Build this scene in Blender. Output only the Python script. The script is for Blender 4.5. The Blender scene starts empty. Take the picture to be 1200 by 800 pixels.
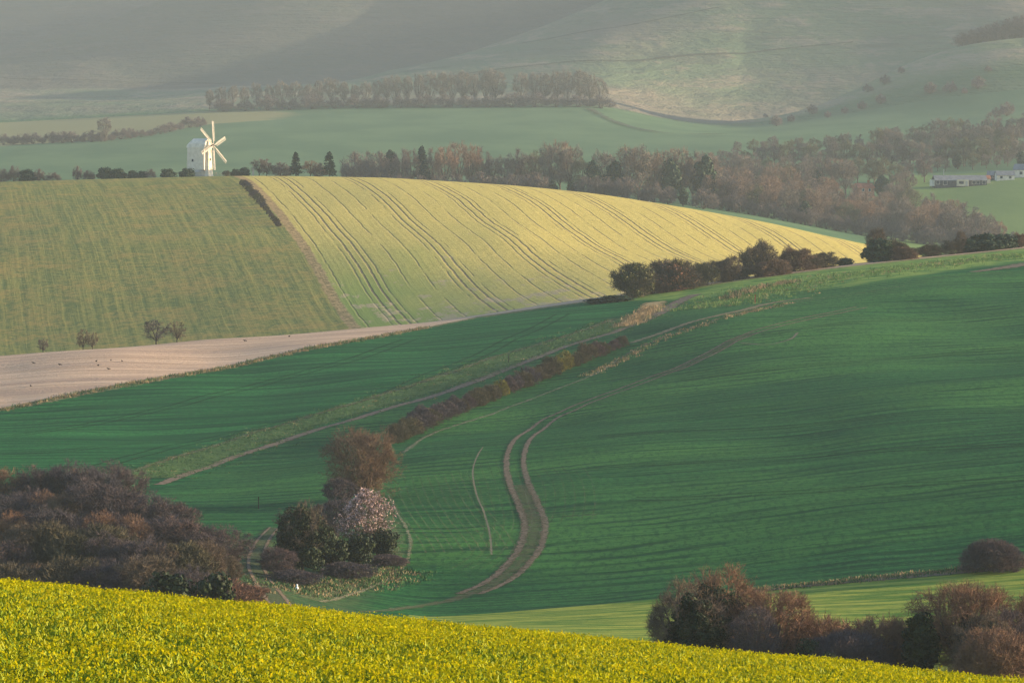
import bpy, math, random
import numpy as np
rng = np.random.default_rng(11)
random.seed(11)
R = math.radians
C = bpy.context.scene.collection

# ------------------------------------------------------------------ camera model (used to place things on the land)
HFOV = R(13.0)
KPX = math.tan(HFOV/2)/600.0
HOR = 200.0
PITCH = math.atan((400-HOR)*KPX)
CP, SP = math.cos(PITCH), math.sin(PITCH)
def ray(u, v):
    "world direction through a picture point, with y = 1: (x, z)"
    X = (np.asarray(u, float)-600)*KPX; Y = -(np.asarray(v, float)-400)*KPX
    d = CP+Y*SP
    return X/d, (-SP+Y*CP)/d

# ------------------------------------------------------------------ the land: height as a function of x, y
def fgz(x, y):
    xe = 95*np.tanh(x/95.0)
    z150 = -0.1050*150
    b = -8.0/22500.0
    a = (z150+8.0-22500*b)/150
    yy = np.maximum(y, -40)
    return -8.0-0.0983*xe+a*yy+b*yy*yy
UT = np.arange(-1500, 2701, 5.0)
def node(un, vn):
    t = np.interp(UT, un, vn)
    ker = np.exp(-0.5*(np.arange(-12, 13)/4.0)**2); ker /= ker.sum()
    return np.convolve(np.pad(t, 12, mode='edge'), ker, mode='valid')
def crest_v(u):
    return np.interp(u, [-1500,-600,0,60,130,300,400,500,600,680,740,800,870,1000,1100,1200,1500,2700],
                        [520,450,421,414,407,396,387,378,363,351,344,336,325,309,299,289,262,200])
CRN = ([-1500,-600,0,60,130,300,400,500,600,680,740,800,870,1000,1100,1200,1500,2700],
       [520,450,421,414,407,396,387,378,363,351,344,336,325,309,299,289,262,200])
def vz(un, vn, yn, dv=0):
    "table of knots given as (u, v) with distance y(u)"
    v = node(un, vn)+dv
    y = node(*yn) if isinstance(yn, tuple) else np.full_like(UT, float(yn))
    X = (UT-600)*KPX; Y = -(v-400)*KPX
    return y, y*((-SP+Y*CP)/(CP+Y*SP))
YCR = ([-600,0,400,700,1200,1800],[750,760,790,830,880,900])
def ytab(dy): return (YCR[0], [q+dy for q in YCR[1]])
L = []
L.append(vz([-1500,0,600,1200,2700],[700,722,775,828,850],200))
L.append(vz([-1500,0,600,1200,2700],[830,815,805,822,800],290))
L.append(vz([-1500,0,300,450,600,800,1000,1200,2700],[745,733,731,738,748,756,756,752,720],380))
L.append(vz([-1500,0,300,400,500,700,850,940,1100,1200,2700],[672,672,678,700,716,704,692,683,671,661,560],430))
L.append(vz([-1500,0,300,450,600,800,1000,1200,2700],[623,623,622,622,619,603,580,560,450],480))
L.append(vz([-1500,0,300,450,600,800,1000,1200,2700],[520,520,504,490,478,463,448,436,330],620))
L.append(vz(*CRN, YCR))
L.append(vz(*CRN, ytab(28), 9))
L.append(vz(*CRN, ytab(90), 52))
L.append(vz([-1500,-600,0,400,500,680,740,900,1000,1200,2700],[500,450,434,403,394,366,362,345,345,355,400],1010))
L.append(vz([-1500,-600,0,300,600,800,1000,1200,2700],[330,300,288,276,276,297,322,340,400],1200))
L.append(vz([-1500,-600,0,150,250,300,450,600,700,800,900,1000,1100,1200,2700],[290,240,213,209,206.5,206,208,217,227,243,261,284,305,320,400],([0,700,1000],[1430,1400,1330])))
L.append(vz([-1500,0,300,600,700,800,900,1000,1100,1200,2700],[300,228,224,230,238,247,262,284,300,305,380],1540))
L.append(vz([-1500,0,600,700,800,900,1000,1090,1200,2700],[240,224,226,230,238,254,273,286,290,360],1700))
L.append(vz([-1500,0,600,800,1000,1100,1200,2700],[208,205,207,212,217,218,211,200],2000))
L.append(vz([-1500,0,240,600,800,1200,2700],[170,170,160,160,165,160,150],2450))
L.append(vz([-1500,0,240,400,700,800,870,1200,2700],[150,148,134,130,128,146,152,120,90],2800))
L.append(vz([-1500,0,400,700,800,870,940,1000,1060,1120,1200,1500,2700],[130,130,112,112,140,143,131,106,74,53,42,50,130],3000))
L.append(vz([-1500,0,400,700,800,870,940,1000,1060,1120,1200,1500,2700],[125,124,106,100,130,144,150,146,140,132,122,150,160],3110))
L.append(vz([-1500,0,200,400,480,560,640,700,760,850,1200,2700],[120,108,106,95,80,57,30,5,-20,-45,-70,60],3550))
L.append(vz([-1500,0,200,400,480,560,640,700,760,850,1200,2700],[112,98,95,88,90,70,45,20,-5,-30,-55,75],3700))
L.append(vz([-1500,-300,0,100,190,300,400,600,1200,2700],[120,100,58,36,2,-25,-40,-60,-80,20],4250))
L.append(vz([-1500,-300,0,100,190,300,400,600,1200,2700],[130,110,68,46,12,-17,-35,-55,-75,30],4400))
L.append(vz([-1500,0,600,1200,2700],[-60,-85,-100,-100,10],5100))
L.append(vz([-1500,0,600,2700],[40,20,0,0],5700))
LY = np.array([l[0] for l in L]); LZ = np.array([l[1] for l in L])       # (J, U)

# smooth random undulation
def vnoise(x, y, seed):
    xi = np.floor(x).astype(np.int64); yi = np.floor(y).astype(np.int64)
    fx = x-xi; fy = y-yi
    fx = fx*fx*(3-2*fx); fy = fy*fy*(3-2*fy)
    def h(a, b):
        n = (a*374761393+b*668265263+seed*982451653) & 0xffffffff
        n = ((n ^ (n >> 13))*1274126177) & 0xffffffff
        return ((n ^ (n >> 16)) & 0xffff)/65535.0*2-1
    return (h(xi, yi)*(1-fx)+h(xi+1, yi)*fx)*(1-fy)+(h(xi, yi+1)*(1-fx)+h(xi+1, yi+1)*fx)*fy
def sstep(a, b, t):
    t = np.clip((t-a)/(b-a), 0, 1); return t*t*(3-2*t)
def H(x, y):
    x = np.asarray(x, float); y = np.asarray(y, float)
    x, y = np.broadcast_arrays(x, y); shp = x.shape; x = x.ravel(); y = y.ravel()
    out = fgz(x, y)
    m = y > 150
    if m.any():
        xm, ym = x[m], y[m]
        # column of the table
        u = 600+xm/(ym*KPX)
        ui = np.clip((u-UT[0])/5.0, 0, len(UT)-1.001); i0 = ui.astype(int); f = ui-i0
        yk = LY[:, i0]*(1-f)+LY[:, i0+1]*f; zk = LZ[:, i0]*(1-f)+LZ[:, i0+1]*f
        # knots of the near field in the same column
        uc = np.clip(u, UT[0], UT[-1])
        pre_y = np.array([120.0, 150.0])
        py = np.repeat(pre_y[:, None], len(ym), 1)
        pz = np.array([fgz((uc-600)*KPX*q, np.full_like(uc, q)) for q in pre_y])
        yk = np.vstack([py, yk]); zk = np.vstack([pz, zk])
        h = np.diff(yk, axis=0); d = np.diff(zk, axis=0)/h
        w1 = 2*h[1:]+h[:-1]; w2 = h[1:]+2*h[:-1]
        with np.errstate(divide='ignore', invalid='ignore'):
            g = (w1+w2)/(w1/d[:-1]+w2/d[1:])
        g = np.where((d[:-1]*d[1:]) > 0, g, 0.0)
        t = np.vstack([d[:1], g, d[-1:]])
        j = np.clip((yk <= ym).sum(0)-1, 0, yk.shape[0]-2); a = np.arange(len(ym))
        hh = h[j, a]; s = np.clip((ym-yk[j, a])/hh, 0, 1)
        y0, y1, t0, t1 = zk[j, a], zk[j+1, a], t[j, a], t[j+1, a]
        z = (2*s**3-3*s**2+1)*y0+(s**3-2*s**2+s)*hh*t0+(-2*s**3+3*s**2)*y1+(s**3-s**2)*hh*t1
        # undulation: gentle swells on the near hill, coombes on the far downs
        z = z+0.95*sstep(470, 560, ym)*(1-sstep(740, 830, ym))*(vnoise(xm/38, ym/60, 3)+0.5*vnoise(xm/17, ym/30, 4))
        z = z+sstep(200, 300, ym)*(1-sstep(700, 800, ym))*(0.11*vnoise(xm/7, ym/9, 5))
        z = z+0.5*sstep(1040, 1100, ym)*(1-sstep(1300, 1380, ym))*vnoise(xm/30, ym/50, 6)
        z = z+3.0*sstep(2900, 3200, ym)*(vnoise(xm/160+ym/700, ym/260, 8)+0.4*vnoise(xm/55+ym/300, ym/110, 9))
        out = out.copy(); out[m] = z
    return out.reshape(shp)
def hit(u, v, y0=170.0, y1=5600.0, n=1800):
    "the point of the land seen at picture point (u, v)"
    rx, rz = ray(u, v)
    ys = np.linspace(y0, y1, n); g = H(ys*rx, ys)-ys*rz
    k = np.nonzero(g >= 0)[0]
    if len(k) == 0:
        k = int(np.argmax(g)); yy = ys[k]
    else:
        k = int(k[0])
        if k == 0: yy = ys[0]
        else: yy = ys[k-1]+(ys[k]-ys[k-1])*(-g[k-1])/(g[k]-g[k-1]+1e-12)
    x = float(rx*yy)
    return x, float(yy), float(H(x, yy))
def at(u, y):
    "the land at distance y below the picture column u"
    x = (u-600)*KPX*y/1.0
    return x, float(y), float(H(x, y))

# ------------------------------------------------------------------ objects
def tag(o, label=None, cat=None, group=None, kind=None):
    if label: o['label'] = label
    if cat: o['category'] = cat
    if group: o['group'] = group
    if kind: o['kind'] = kind
    return o
def empty(name, loc, rz=0.0):
    o = bpy.data.objects.new(name, None); C.objects.link(o)
    o.empty_display_size = 0.5
    o.location = loc; o.rotation_euler = (0, 0, rz); return o
def mesh_obj(name, verts, faces, mats, parent=None, smooth=False, mi=None):
    me = bpy.data.meshes.new(name)
    verts = np.asarray(verts, np.float32)
    if isinstance(faces, np.ndarray):
        n, k = faces.shape
        me.vertices.add(len(verts)); me.vertices.foreach_set('co', verts.ravel())
        me.loops.add(n*k); me.loops.foreach_set('vertex_index', faces.astype(np.int32).ravel())
        me.polygons.add(n); me.polygons.foreach_set('loop_start', np.arange(0, n*k, k, dtype=np.int32))
        me.polygons.foreach_set('loop_total', np.full(n, k, np.int32))
        me.update(calc_edges=True)
    else:
        me.from_pydata([tuple(map(float, q)) for q in verts], [], faces); me.update()
    for m in (mats if isinstance(mats, (list, tuple)) else [mats]): me.materials.append(m)
    if mi is not None: me.polygons.foreach_set('material_index', np.asarray(mi, np.int32))
    me.polygons.foreach_set('use_smooth', np.full(len(me.polygons), smooth))
    o = bpy.data.objects.new(name, me); C.objects.link(o)
    if parent: o.parent = parent
    return o
def set_attr(o, name, vals):
    a = o.data.attributes.new(name, 'FLOAT', 'POINT'); a.data.foreach_set('value', np.asarray(vals, np.float32).ravel())

# ------------------------------------------------------------------ materials
class NT:
    def __init__(s, name):
        s.m = bpy.data.materials.new(name); s.m.use_nodes = True
        s.t = s.m.node_tree; s.t.nodes.clear()
        s.out = s.t.nodes.new('ShaderNodeOutputMaterial')
        s.b = s.t.nodes.new('ShaderNodeBsdfPrincipled'); s.t.links.new(s.b.outputs[0], s.out.inputs[0])
        s.b.inputs['Specular IOR Level'].default_value = 0.03; s.b.inputs['Roughness'].default_value = 0.9
    def n(s, t, **k):
        q = s.t.nodes.new(t)
        for a, b in k.items(): setattr(q, a, b)
        return q
    def put(s, sock, val):
        if isinstance(val, bpy.types.NodeSocket): s.t.links.new(val, sock)
        elif isinstance(val, (tuple, list)):
            sock.default_value = tuple(val)+((1,) if len(val) == 3 and len(sock.default_value) == 4 else ())
        else: sock.default_value = val
    def math(s, op, a, b=0.0, clamp=False):
        q = s.n('ShaderNodeMath', operation=op); q.use_clamp = clamp; s.put(q.inputs[0], a); s.put(q.inputs[1], b); return q.outputs[0]
    def mix(s, f, a, b):
        q = s.n('ShaderNodeMix', data_type='RGBA'); s.put(q.inputs[0], f); s.put(q.inputs[6], a); s.put(q.inputs[7], b); return q.outputs[2]
    def obj(s): return s.n('ShaderNodeTexCoord').outputs['Object']
    def pos(s): return s.n('ShaderNodeNewGeometry').outputs['Position']
    def attr(s, name): return s.n('ShaderNodeAttribute', attribute_name=name).outputs['Fac']
    def mapv(s, vec, scale, rot=(0, 0, 0)):
        q = s.n('ShaderNodeMapping'); s.put(q.inputs[0], vec); q.inputs['Scale'].default_value = scale; q.inputs['Rotation'].default_value = rot; return q.outputs[0]
    def noise(s, vec, scale=1.0, detail=3.0, rough=0.55, dist=0.0):
        q = s.n('ShaderNodeTexNoise'); s.put(q.inputs['Vector'], vec); q.inputs['Scale'].default_value = scale
        q.inputs['Detail'].default_value = detail; q.inputs['Roughness'].default_value = rough; q.inputs['Distortion'].default_value = dist
        return q.outputs[0]
    def ramp(s, f, a, b, lo=0.0, hi=1.0):
        q = s.n('ShaderNodeMapRange'); q.interpolation_type = 'SMOOTHSTEP'; s.put(q.inputs[0], f)
        s.put(q.inputs[1], a); s.put(q.inputs[2], b); q.inputs[3].default_value = lo; q.inputs[4].default_value = hi; return q.outputs[0]
    def comb(s, x, y, z=0.0):
        q = s.n('ShaderNodeCombineXYZ'); s.put(q.inputs[0], x); s.put(q.inputs[1], y); s.put(q.inputs[2], z); return q.outputs[0]
    def col(s, c): s.put(s.b.inputs['Base Color'], c)
    def bump(s, h, dist=0.1, strength=1.0):
        q = s.n('ShaderNodeBump'); s.put(q.inputs['Height'], h); q.inputs['Distance'].default_value = dist; q.inputs['Strength'].default_value = strength
        s.t.links.new(q.outputs[0], s.b.inputs['Normal'])
def flat_mat(name, c, var=0.15, scale=3.0, rough=0.8):
    t = NT(name); n = t.noise(t.obj(), scale, 4)
    d = tuple(q*(1-2*var) for q in c); e = tuple(min(1, q*(1+var)) for q in c)
    t.col(t.mix(t.ramp(n, 0.3, 0.7), d, e)); t.b.inputs['Roughness'].default_value = rough; return t.m
SUN_EL=11.0; SUN_AZ=80.0; SUN_S=5.0; SUN_C=(1.0,.75,.48); SKY_S=0.12; EXPO=1.5
HAZE_C=(.50,.60,.65); HAZE_D=1.05e-4
# ------------------------------------------------------------------ field lines, placed on the land
def line(pts, y0, y1):
    return np.array([hit(u, v, y0, y1)[:2] for u, v in pts])
def yb(pts):       # boundary as y(x)
    p = pts[np.argsort(pts[:, 0])]
    return lambda x: np.interp(x, p[:, 0], p[:, 1])
bB = yb(line([(-40,486),(0,478),(60,466),(130,452),(200,440),(300,421),(400,400),(500,383),(560,371)], 470, 900))
bB_x = hit(560,371,470,900)[0]
def brown_sd(x, y):
    base = bB(x)
    cr = np.interp(600+x/(np.maximum(y,1)*KPX), YCR[0], YCR[1])
    base = np.where(x > bB_x, base+0.6*(x-bB_x)+0.0, base)
    return y-base
bR = yb(line([(740,352),(800,352),(838,357),(880,349),(930,342),(1000,334),(1080,322),(1200,306)], 470, 960))
bF = yb(line([(430,712),(500,722),(600,716),(700,708),(850,695),(940,684),(1100,671),(1200,661)], 330, 520))
bL = yb(line([(-20,600),(60,600),(185,575),(300,525),(420,490),(540,455),(600,430),(720,392),(800,352)], 420, 900))
# tramline frame of the windmill hill
pA = np.array(hit(470, 375, 1000, 1500)[:2]); pB = np.array(hit(335, 212, 1000, 1500)[:2])
dT = (pB-pA)/np.linalg.norm(pB-pA); nT = np.array([dT[1], -dT[0]])
def tram_p(x, y): return x*nT[0]+y*nT[1]
pHedge = tram_p(*hit(409, 384, 960, 1500)[:2]); pTram0 = tram_p(*pA)

def hexrgb(r, g, b): return tuple(((q/255.0+0.055)/1.055)**2.4 if q > 10 else q/255/12.92 for q in (r, g, b))

def m_fore():
    t = NT('rape_field_soil'); n = t.noise(t.pos(), 1.2, 5)
    t.col(t.mix(t.ramp(n, .35, .65), (.045,.075,.012), (.10,.115,.015))); t.bump(n, .2); return t.m
def m_hill():
    t = NT('young_wheat'); P = t.pos()
    rows = t.noise(t.mapv(P, (.018, .62, 0), (0, 0, R(-4))), 1, 4, .6)
    rows2 = t.noise(t.mapv(P, (.05, 2.2, 0), (0, 0, R(-3))), 1, 3, .6)
    big = t.noise(t.mapv(P, (.012, .02, 0)), 1, 3)
    fine = t.noise(P, 1.6, 5, .7); mot = t.noise(t.mapv(P, (1.3, .45, 0)), 1, 5, .8)
    g = t.mix(t.ramp(rows, .38, .62), GREEN_D, GREEN_L)
    g = t.mix(t.math('MULTIPLY', t.ramp(big, .42, .62), .75), g, GREEN_W)
    g = t.mix(t.math('MULTIPLY', t.ramp(fine, .46, .66), .45), g, GREEN_W)
    g = t.mix(t.math('MULTIPLY', t.ramp(rows2, .52, .64), .7), g, GREEN_D)
    g = t.mix(t.math('MULTIPLY', t.ramp(mot, .48, .60), .6), g, GREEN_D)
    sp = t.n('ShaderNodeSeparateXYZ'); t.put(sp.inputs[0], t.mapv(P, (1, 1, 1), (0, 0, R(-4))))
    ph = t.math('ADD', t.math('MULTIPLY', sp.outputs[1], 1.5), t.math('MULTIPLY', t.noise(t.mapv(P, (.03, .05, 0)), 1, 3), 16.0))
    wv = t.math('MULTIPLY', t.ramp(t.math('SINE', ph), .1, .9), t.ramp(t.noise(t.mapv(P, (.05, .10, 0)), 1, 3), .38, .62))
    g = t.mix(t.math('MULTIPLY', wv, .8), g, GREEN_D)
    wob = t.math('MULTIPLY', t.math('SUBTRACT', t.noise(P, .35, 4), .5), 5.0)
    # left part beyond the path: a slightly different crop
    sdl = t.math('ADD', t.attr('left_sd'), t.math('MULTIPLY', wob, .4))
    g2 = t.mix(t.math('MULTIPLY', t.ramp(mot, .46, .60), .6), GREEN2_L, GREEN2_D); g2 = t.mix(t.ramp(t.noise(t.mapv(P, (.02, .35, 0), (0, 0, R(14))), 1, 4), .38, .64), GREEN2_D, g2)
    g = t.mix(t.ramp(sdl, -.5, .5), g, g2)
    # valley floor pasture near the wood
    vf = t.math('ADD', t.attr('floor_sd'), wob)
    g3 = t.mix(t.ramp(t.noise(P, .5, 5, .65), .35, .7), (.035,.07,.028), (.10,.12,.05))
    g = t.mix(t.math('MULTIPLY', t.ramp(vf, -2, 2), .6), g, g3)
    # the yellow green strip at the foot
    sf = t.math('ADD', t.attr('foot_sd'), t.math('MULTIPLY', wob, .15))
    tuf = t.noise(t.mapv(P, (.10, .55, 0)), 1, 5, .65)
    g4 = t.mix(t.ramp(tuf, .38, .62), FOOT_D, FOOT_L)
    g = t.mix(t.ramp(sf, -.4, .4), g, g4)
    # rough grass along the top right brow, sunlight put into its colour
    sr = t.math('ADD', t.attr('rough_sd'), wob)
    rg = t.mix(t.ramp(t.noise(t.mapv(P, (.16, .3, 0)), 1, 5, .6), .36, .64), ROUGH_D, ROUGH_L)
    g = t.mix(t.ramp(sr, -5, 5), g, rg)
    # ploughed strip and its ragged straw edge
    sb = t.attr('brown_sd')
    pl = t.noise(t.mapv(P, (.03, .45, 0), (0, 0, R(10))), 1, 5, .6)
    br = t.mix(t.ramp(pl, .36, .66), PLOUGH_D, PLOUGH_L)
    br = t.mix(t.ramp(t.noise(t.mapv(P, (.012, .12, 0), (0, 0, R(10))), 1, 2), .5, .62), br, PLOUGH_M)
    e = t.math('ADD', sb, t.math('MULTIPLY', t.math('SUBTRACT', t.noise(P, .6, 4, .7), .5), 9.0))
    st = t.mix(t.ramp(t.noise(P, 1.4, 3), .4, .6), (.055,.085,.03), (.40,.27,.15))
    g = t.mix(t.ramp(e, -6.2, -5.2), g, t.mix(.55, g, st))
    g = t.mix(t.ramp(t.math('ADD', sb, t.math('MULTIPLY', wob, .3)), -.4, .4), g, br)
    t.col(g)
    hgt = t.math('ADD', t.math('MULTIPLY', rows2, .5), t.math('ADD', t.math('MULTIPLY', fine, .5), t.math('MULTIPLY', tuf, t.ramp(sf, -.4, .4, 0, 1.2))))
    hgt = t.math('ADD', hgt, t.math('MULTIPLY', rows, .9))
    hgt = t.math('ADD', hgt, t.math('MULTIPLY', wv, -.6)); t.bump(hgt, .5, .8); return t.m
def m_mill():
    t = NT('windmill_hill_crops'); P = t.pos(); p = t.attr('tram_p'); q = t.attr('tram_q')
    wob = t.math('SUBTRACT', t.noise(P, .06, 3), .5)
    fw = t.math('SUBTRACT', t.noise(P, .25, 4, .6), .5)
    pp = t.math('ADD', t.math('SUBTRACT', p, pTram0-11.15), t.math('ADD', t.math('MULTIPLY', wob, .9), t.math('MULTIPLY', fw, .35)))
    V = t.comb(pp, t.math('MULTIPLY', q, .02))
    # yellow side
    big = t.noise(t.comb(t.math('MULTIPLY', p, .03), t.math('MULTIPLY', q, .012)), 1, 3)
    y = t.mix(t.ramp(t.noise(P, .9, 5, .7), .35, .65), YEL_D, YEL_L)
    y = t.mix(t.ramp(t.math('ADD', t.attr('ygreen'), t.math('MULTIPLY', t.math('SUBTRACT', big, .5), .9)), .25, .95), y, YEL_G)
    fr = t.math('FRACT', t.math('DIVIDE', pp, 22.3)); fr = t.math('ABSOLUTE', t.math('SUBTRACT', fr, .5))   # pair at +-1 m
    pair = t.math('ABSOLUTE', t.math('SUBTRACT', fr, .052))
    ln = t.ramp(pair, .006, .020, 1, 0)
    y = t.mix(t.math('MULTIPLY', ln, t.ramp(t.noise(P, .4, 3), .25, .6, .5, .95)), y, TRAM)
    fr2 = t.math('FRACT', t.math('DIVIDE', pp, 5.57)); l2 = t.ramp(t.math('ABSOLUTE', t.math('SUBTRACT', fr2, .5)), .0, .075, 1, 0)
    brk = t.ramp(t.noise(t.comb(t.math('MULTIPLY', p, .18), t.math('MULTIPLY', q, .03)), 1, 4, .65), .36, .54)
    y = t.mix(t.math('MULTIPLY', t.math('MULTIPLY', l2, brk), .75), y, TRAM)
    # bare scuffs low on the slope
    sc = t.noise(t.comb(t.math('MULTIPLY', p, .16), t.math('MULTIPLY', q, .06)), 1, 6, .75)
    lowq = t.attr('low')
    y = t.mix(t.math('MULTIPLY', t.ramp(t.math('ADD', sc, t.math('MULTIPLY', lowq, .16)), .66, .72), .75), y, (.40,.30,.19))
    # olive side
    s1 = t.noise(t.comb(t.math('MULTIPLY', pp, .75), t.math('MULTIPLY', q, .012)), 1, 5, .7)
    s2 = t.noise(t.comb(t.math('MULTIPLY', p, .05), t.math('MULTIPLY', q, .05)), 1, 5, .7)
    ms = t.noise(P, .5, 5, .75)
    ol = t.mix(t.ramp(t.math('ADD', t.math('MULTIPLY', s1, .5), t.math('MULTIPLY', ms, .5)), .40, .60), OLV_D, OLV_L)
    ol = t.mix(t.math('MULTIPLY', t.ramp(t.math('ADD', t.math('MULTIPLY', s2, .6), t.math('MULTIPLY', ms, .4)), .46, .62), .7), ol, OLV_O)
    fr3 = t.math('FRACT', t.math('DIVIDE', pp, 24.0)); l3 = t.ramp(t.math('ABSOLUTE', t.math('SUBTRACT', fr3, .5)), .0, .06, 1, 0)
    ol = t.mix(t.math('MULTIPLY', l3, .22), ol, OLV_D)
    sd = t.math('ADD', t.math('SUBTRACT', p, pHedge), t.math('MULTIPLY', fw, 2.0))
    c = t.mix(t.ramp(sd, -.5, .5), ol, y)
    edge = t.ramp(t.math('ABSOLUTE', t.math('SUBTRACT', sd, 1.2)), 1.0, 1.7, 1, 0)
    c = t.mix(t.math('MULTIPLY', edge, .8), c, t.mix(t.ramp(t.noise(P, .8, 4), .4, .6), (.17,.11,.055), (.42,.27,.14)))
    # green strip beyond the brow
    sg = t.math('ADD', t.attr('brow_sd'), t.math('MULTIPLY', fw, 5.0))
    c = t.mix(t.ramp(sg, -3, 3), c, t.mix(t.ramp(t.noise(P, .08, 4), .4, .6), (.06,.14,.05), (.09,.18,.06)))
    t.col(c)
    lnh = t.math('ADD', t.math('MULTIPLY', ln, -1), t.math('MULTIPLY', t.math('MULTIPLY', l2, brk), -.6))
    lnh = t.math('MULTIPLY', lnh, t.ramp(sd, -.5, .5))
    h = t.math('ADD', t.math('ADD', ms, t.math('MULTIPLY', s1, .8)), lnh)
    t.bump(h, .30, .6); return t.m
def m_valley():
    t = NT('valley_pasture'); P = t.pos(); w = t.math('SUBTRACT', t.noise(P, .02, 4), .5)
    n = t.noise(t.mapv(P, (.02, .008, 0)), 1, 5, .6)
    c = t.mix(t.ramp(n, .35, .65), (.06,.125,.06), (.09,.16,.075))
    pale = t.math('ADD', t.attr('pale_sd'), t.math('MULTIPLY', w, 30))
    c = t.mix(t.math('MULTIPLY', t.ramp(pale, -8, 8), .9), c, (.22,.21,.10))
    rf = t.math('ADD', t.attr('rfield_sd'), t.math('MULTIPLY', w, 14))
    c = t.mix(t.ramp(rf, -3, 3), c, t.mix(t.ramp(n, .35, .65), (.10,.17,.05), (.13,.20,.06)))
    t.col(c); t.bump(t.noise(P, .3, 4), .5, .4); return t.m
def m_downs():
    t = NT('down_grassland'); P = t.pos()
    n = t.noise(t.mapv(P, (.004, .0016, .02)), 1, 6, .62)
    n2 = t.noise(t.mapv(P, (.02, .006, .08)), 1, 6, .7)
    n3 = t.noise(t.mapv(P, (.006, .02, .12), (0, 0, .2)), 1, 5, .7)
    c = t.mix(t.ramp(n, .38, .62), DOWN_G, DOWN_B)
    c = t.mix(t.math('MULTIPLY', t.ramp(n2, .50, .64), .7), c, DOWN_P)
    c = t.mix(t.math('MULTIPLY', t.ramp(n3, .55, .66), .7), c, DOWN_K)
    bk = t.math('ADD', t.attr('back_shade_sd'), t.math('MULTIPLY', t.math('SUBTRACT', n2, .5), 30))
    c = t.mix(t.math('MULTIPLY', t.ramp(bk, -15, 15), .75), c, t.mix(n3, (.045,.05,.045), (.085,.08,.07)))  # shade on the slopes behind the ridge, painted as a darker colour
    c = t.mix(t.math('MULTIPLY', t.ramp(t.attr('spur_lit_sd'), -8, 8), .75), c, t.mix(t.ramp(n2, .4, .6), (.17,.20,.10), (.30,.24,.16)))  # right spur painted lighter so it looks lit
    gr = t.math('ADD', t.attr('green_sd'), t.math('MULTIPLY', t.math('SUBTRACT', n2, .5), 60))
    c = t.mix(t.math('MULTIPLY', t.ramp(gr, -20, 20), .8), c, (.05,.12,.05))
    t.col(c); t.bump(t.math('ADD', n3, n2), 9.0, .7); return t.m

GREEN_D=(.006,.052,.021); GREEN_L=(.024,.130,.036); GREEN_W=(.064,.190,.042)
GREEN2_D=(.005,.064,.022); GREEN2_L=(.024,.150,.040)
FOOT_D=(.08,.17,.03); FOOT_L=(.30,.33,.06); ROUGH_D=(.06,.17,.04); ROUGH_L=(.24,.32,.07)  # ROUGH pair brightened to make the brow look sunlit
PLOUGH_D=(.43,.30,.205); PLOUGH_L=(.60,.43,.30); PLOUGH_M=(.41,.29,.21)
YEL_D=(.36,.30,.08); YEL_L=(.53,.44,.13); YEL_G=(.20,.26,.06); TRAM=(.12,.095,.07)
OLV_D=(.095,.13,.038); OLV_L=(.25,.235,.06); OLV_O=(.32,.225,.065)
DOWN_G=(.095,.14,.085); DOWN_B=(.15,.14,.105); DOWN_P=(.23,.19,.14); DOWN_K=(.08,.095,.07)  # downs tones kept close together; they carry part of the haze

def patch(name, ys, mat, ulim=1250, ncol=330, minw=260.0):
    s = np.linspace(-1, 1, ncol); s = np.sign(s)*np.abs(s)**1.35
    hw = np.maximum(minw, ulim*KPX*ys)
    X = s[None, :]*hw[:, None]; Y = np.repeat(ys[:, None], ncol, 1); Z = H(X, Y)
    nr = len(ys); idx = np.arange(nr*ncol).reshape(nr, ncol)
    f = np.stack([idx[:-1, :-1], idx[:-1, 1:], idx[1:, 1:], idx[1:, :-1]], -1).reshape(-1, 4)
    o = mesh_obj(name, np.stack([X, Y, Z], -1).reshape(-1, 3), f, mat, smooth=True)
    tag(o, kind='structure'); return o, X.ravel(), Y.ravel()
seg = [np.arange(-60, 262, 4.0), np.concatenate([np.arange(260, 700, 1.6), np.arange(700, 961, 2.6)]), None, None, None]
ye = seg[1][-1]
seg[2] = np.arange(ye, 1561, 3.2); seg[3] = np.arange(seg[2][-1], 2851, 11.0); seg[4] = np.arange(seg[3][-1], 5700, 16.0)
seg[0][-1] = 260.0
seg[0] = seg[0][seg[0] <= 260]
fore, X, Y = patch('foreground_field', seg[0], m_fore(), ncol=330)
hill, X, Y = patch('green_hill', seg[1], m_hill(), ncol=400)
set_attr(hill, 'brown_sd', brown_sd(X, Y)); set_attr(hill, 'rough_sd', np.where(X > hit(740,352,470,960)[0]-2, Y-bR(X), -50))
set_attr(hill, 'foot_sd', np.where(X > -10, bF(X)-Y, -50)); set_attr(hill, 'left_sd', Y-bL(X))
set_attr(hill, 'floor_sd', np.minimum(470-Y, -14-X))
mill_hill, X, Y = patch('windmill_hill', seg[2], m_mill())
set_attr(mill_hill, 'tram_p', tram_p(X, Y)-0); set_attr(mill_hill, 'tram_q', X*dT[0]+Y*dT[1])
uu = 600+X/(Y*KPX); set_attr(mill_hill, 'ygreen', np.clip(1-(Y-1030)/330.0, 0, 1)*np.clip((820-uu)/420, 0, 1))
set_attr(mill_hill, 'low', np.clip((1180-Y)/130, 0, 1)); set_attr(mill_hill, 'brow_sd', Y-np.interp(uu, [0,700,1000], [1432,1402,1335])-3)
valley, X, Y = patch('valley_fields', seg[3], m_valley())
uu = 600+X/(Y*KPX)
set_attr(valley, 'pale_sd', np.minimum(np.minimum(Y-np.interp(uu, [0,120,200,250,330], [2420,2480,2560,2640,2700]), 400), (330-uu)*.4))
set_attr(valley, 'rfield_sd', np.minimum(np.minimum((uu-1040)*.4, 40), 2075-Y))
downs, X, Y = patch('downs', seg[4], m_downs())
uu = 600+X/(Y*KPX)
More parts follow.
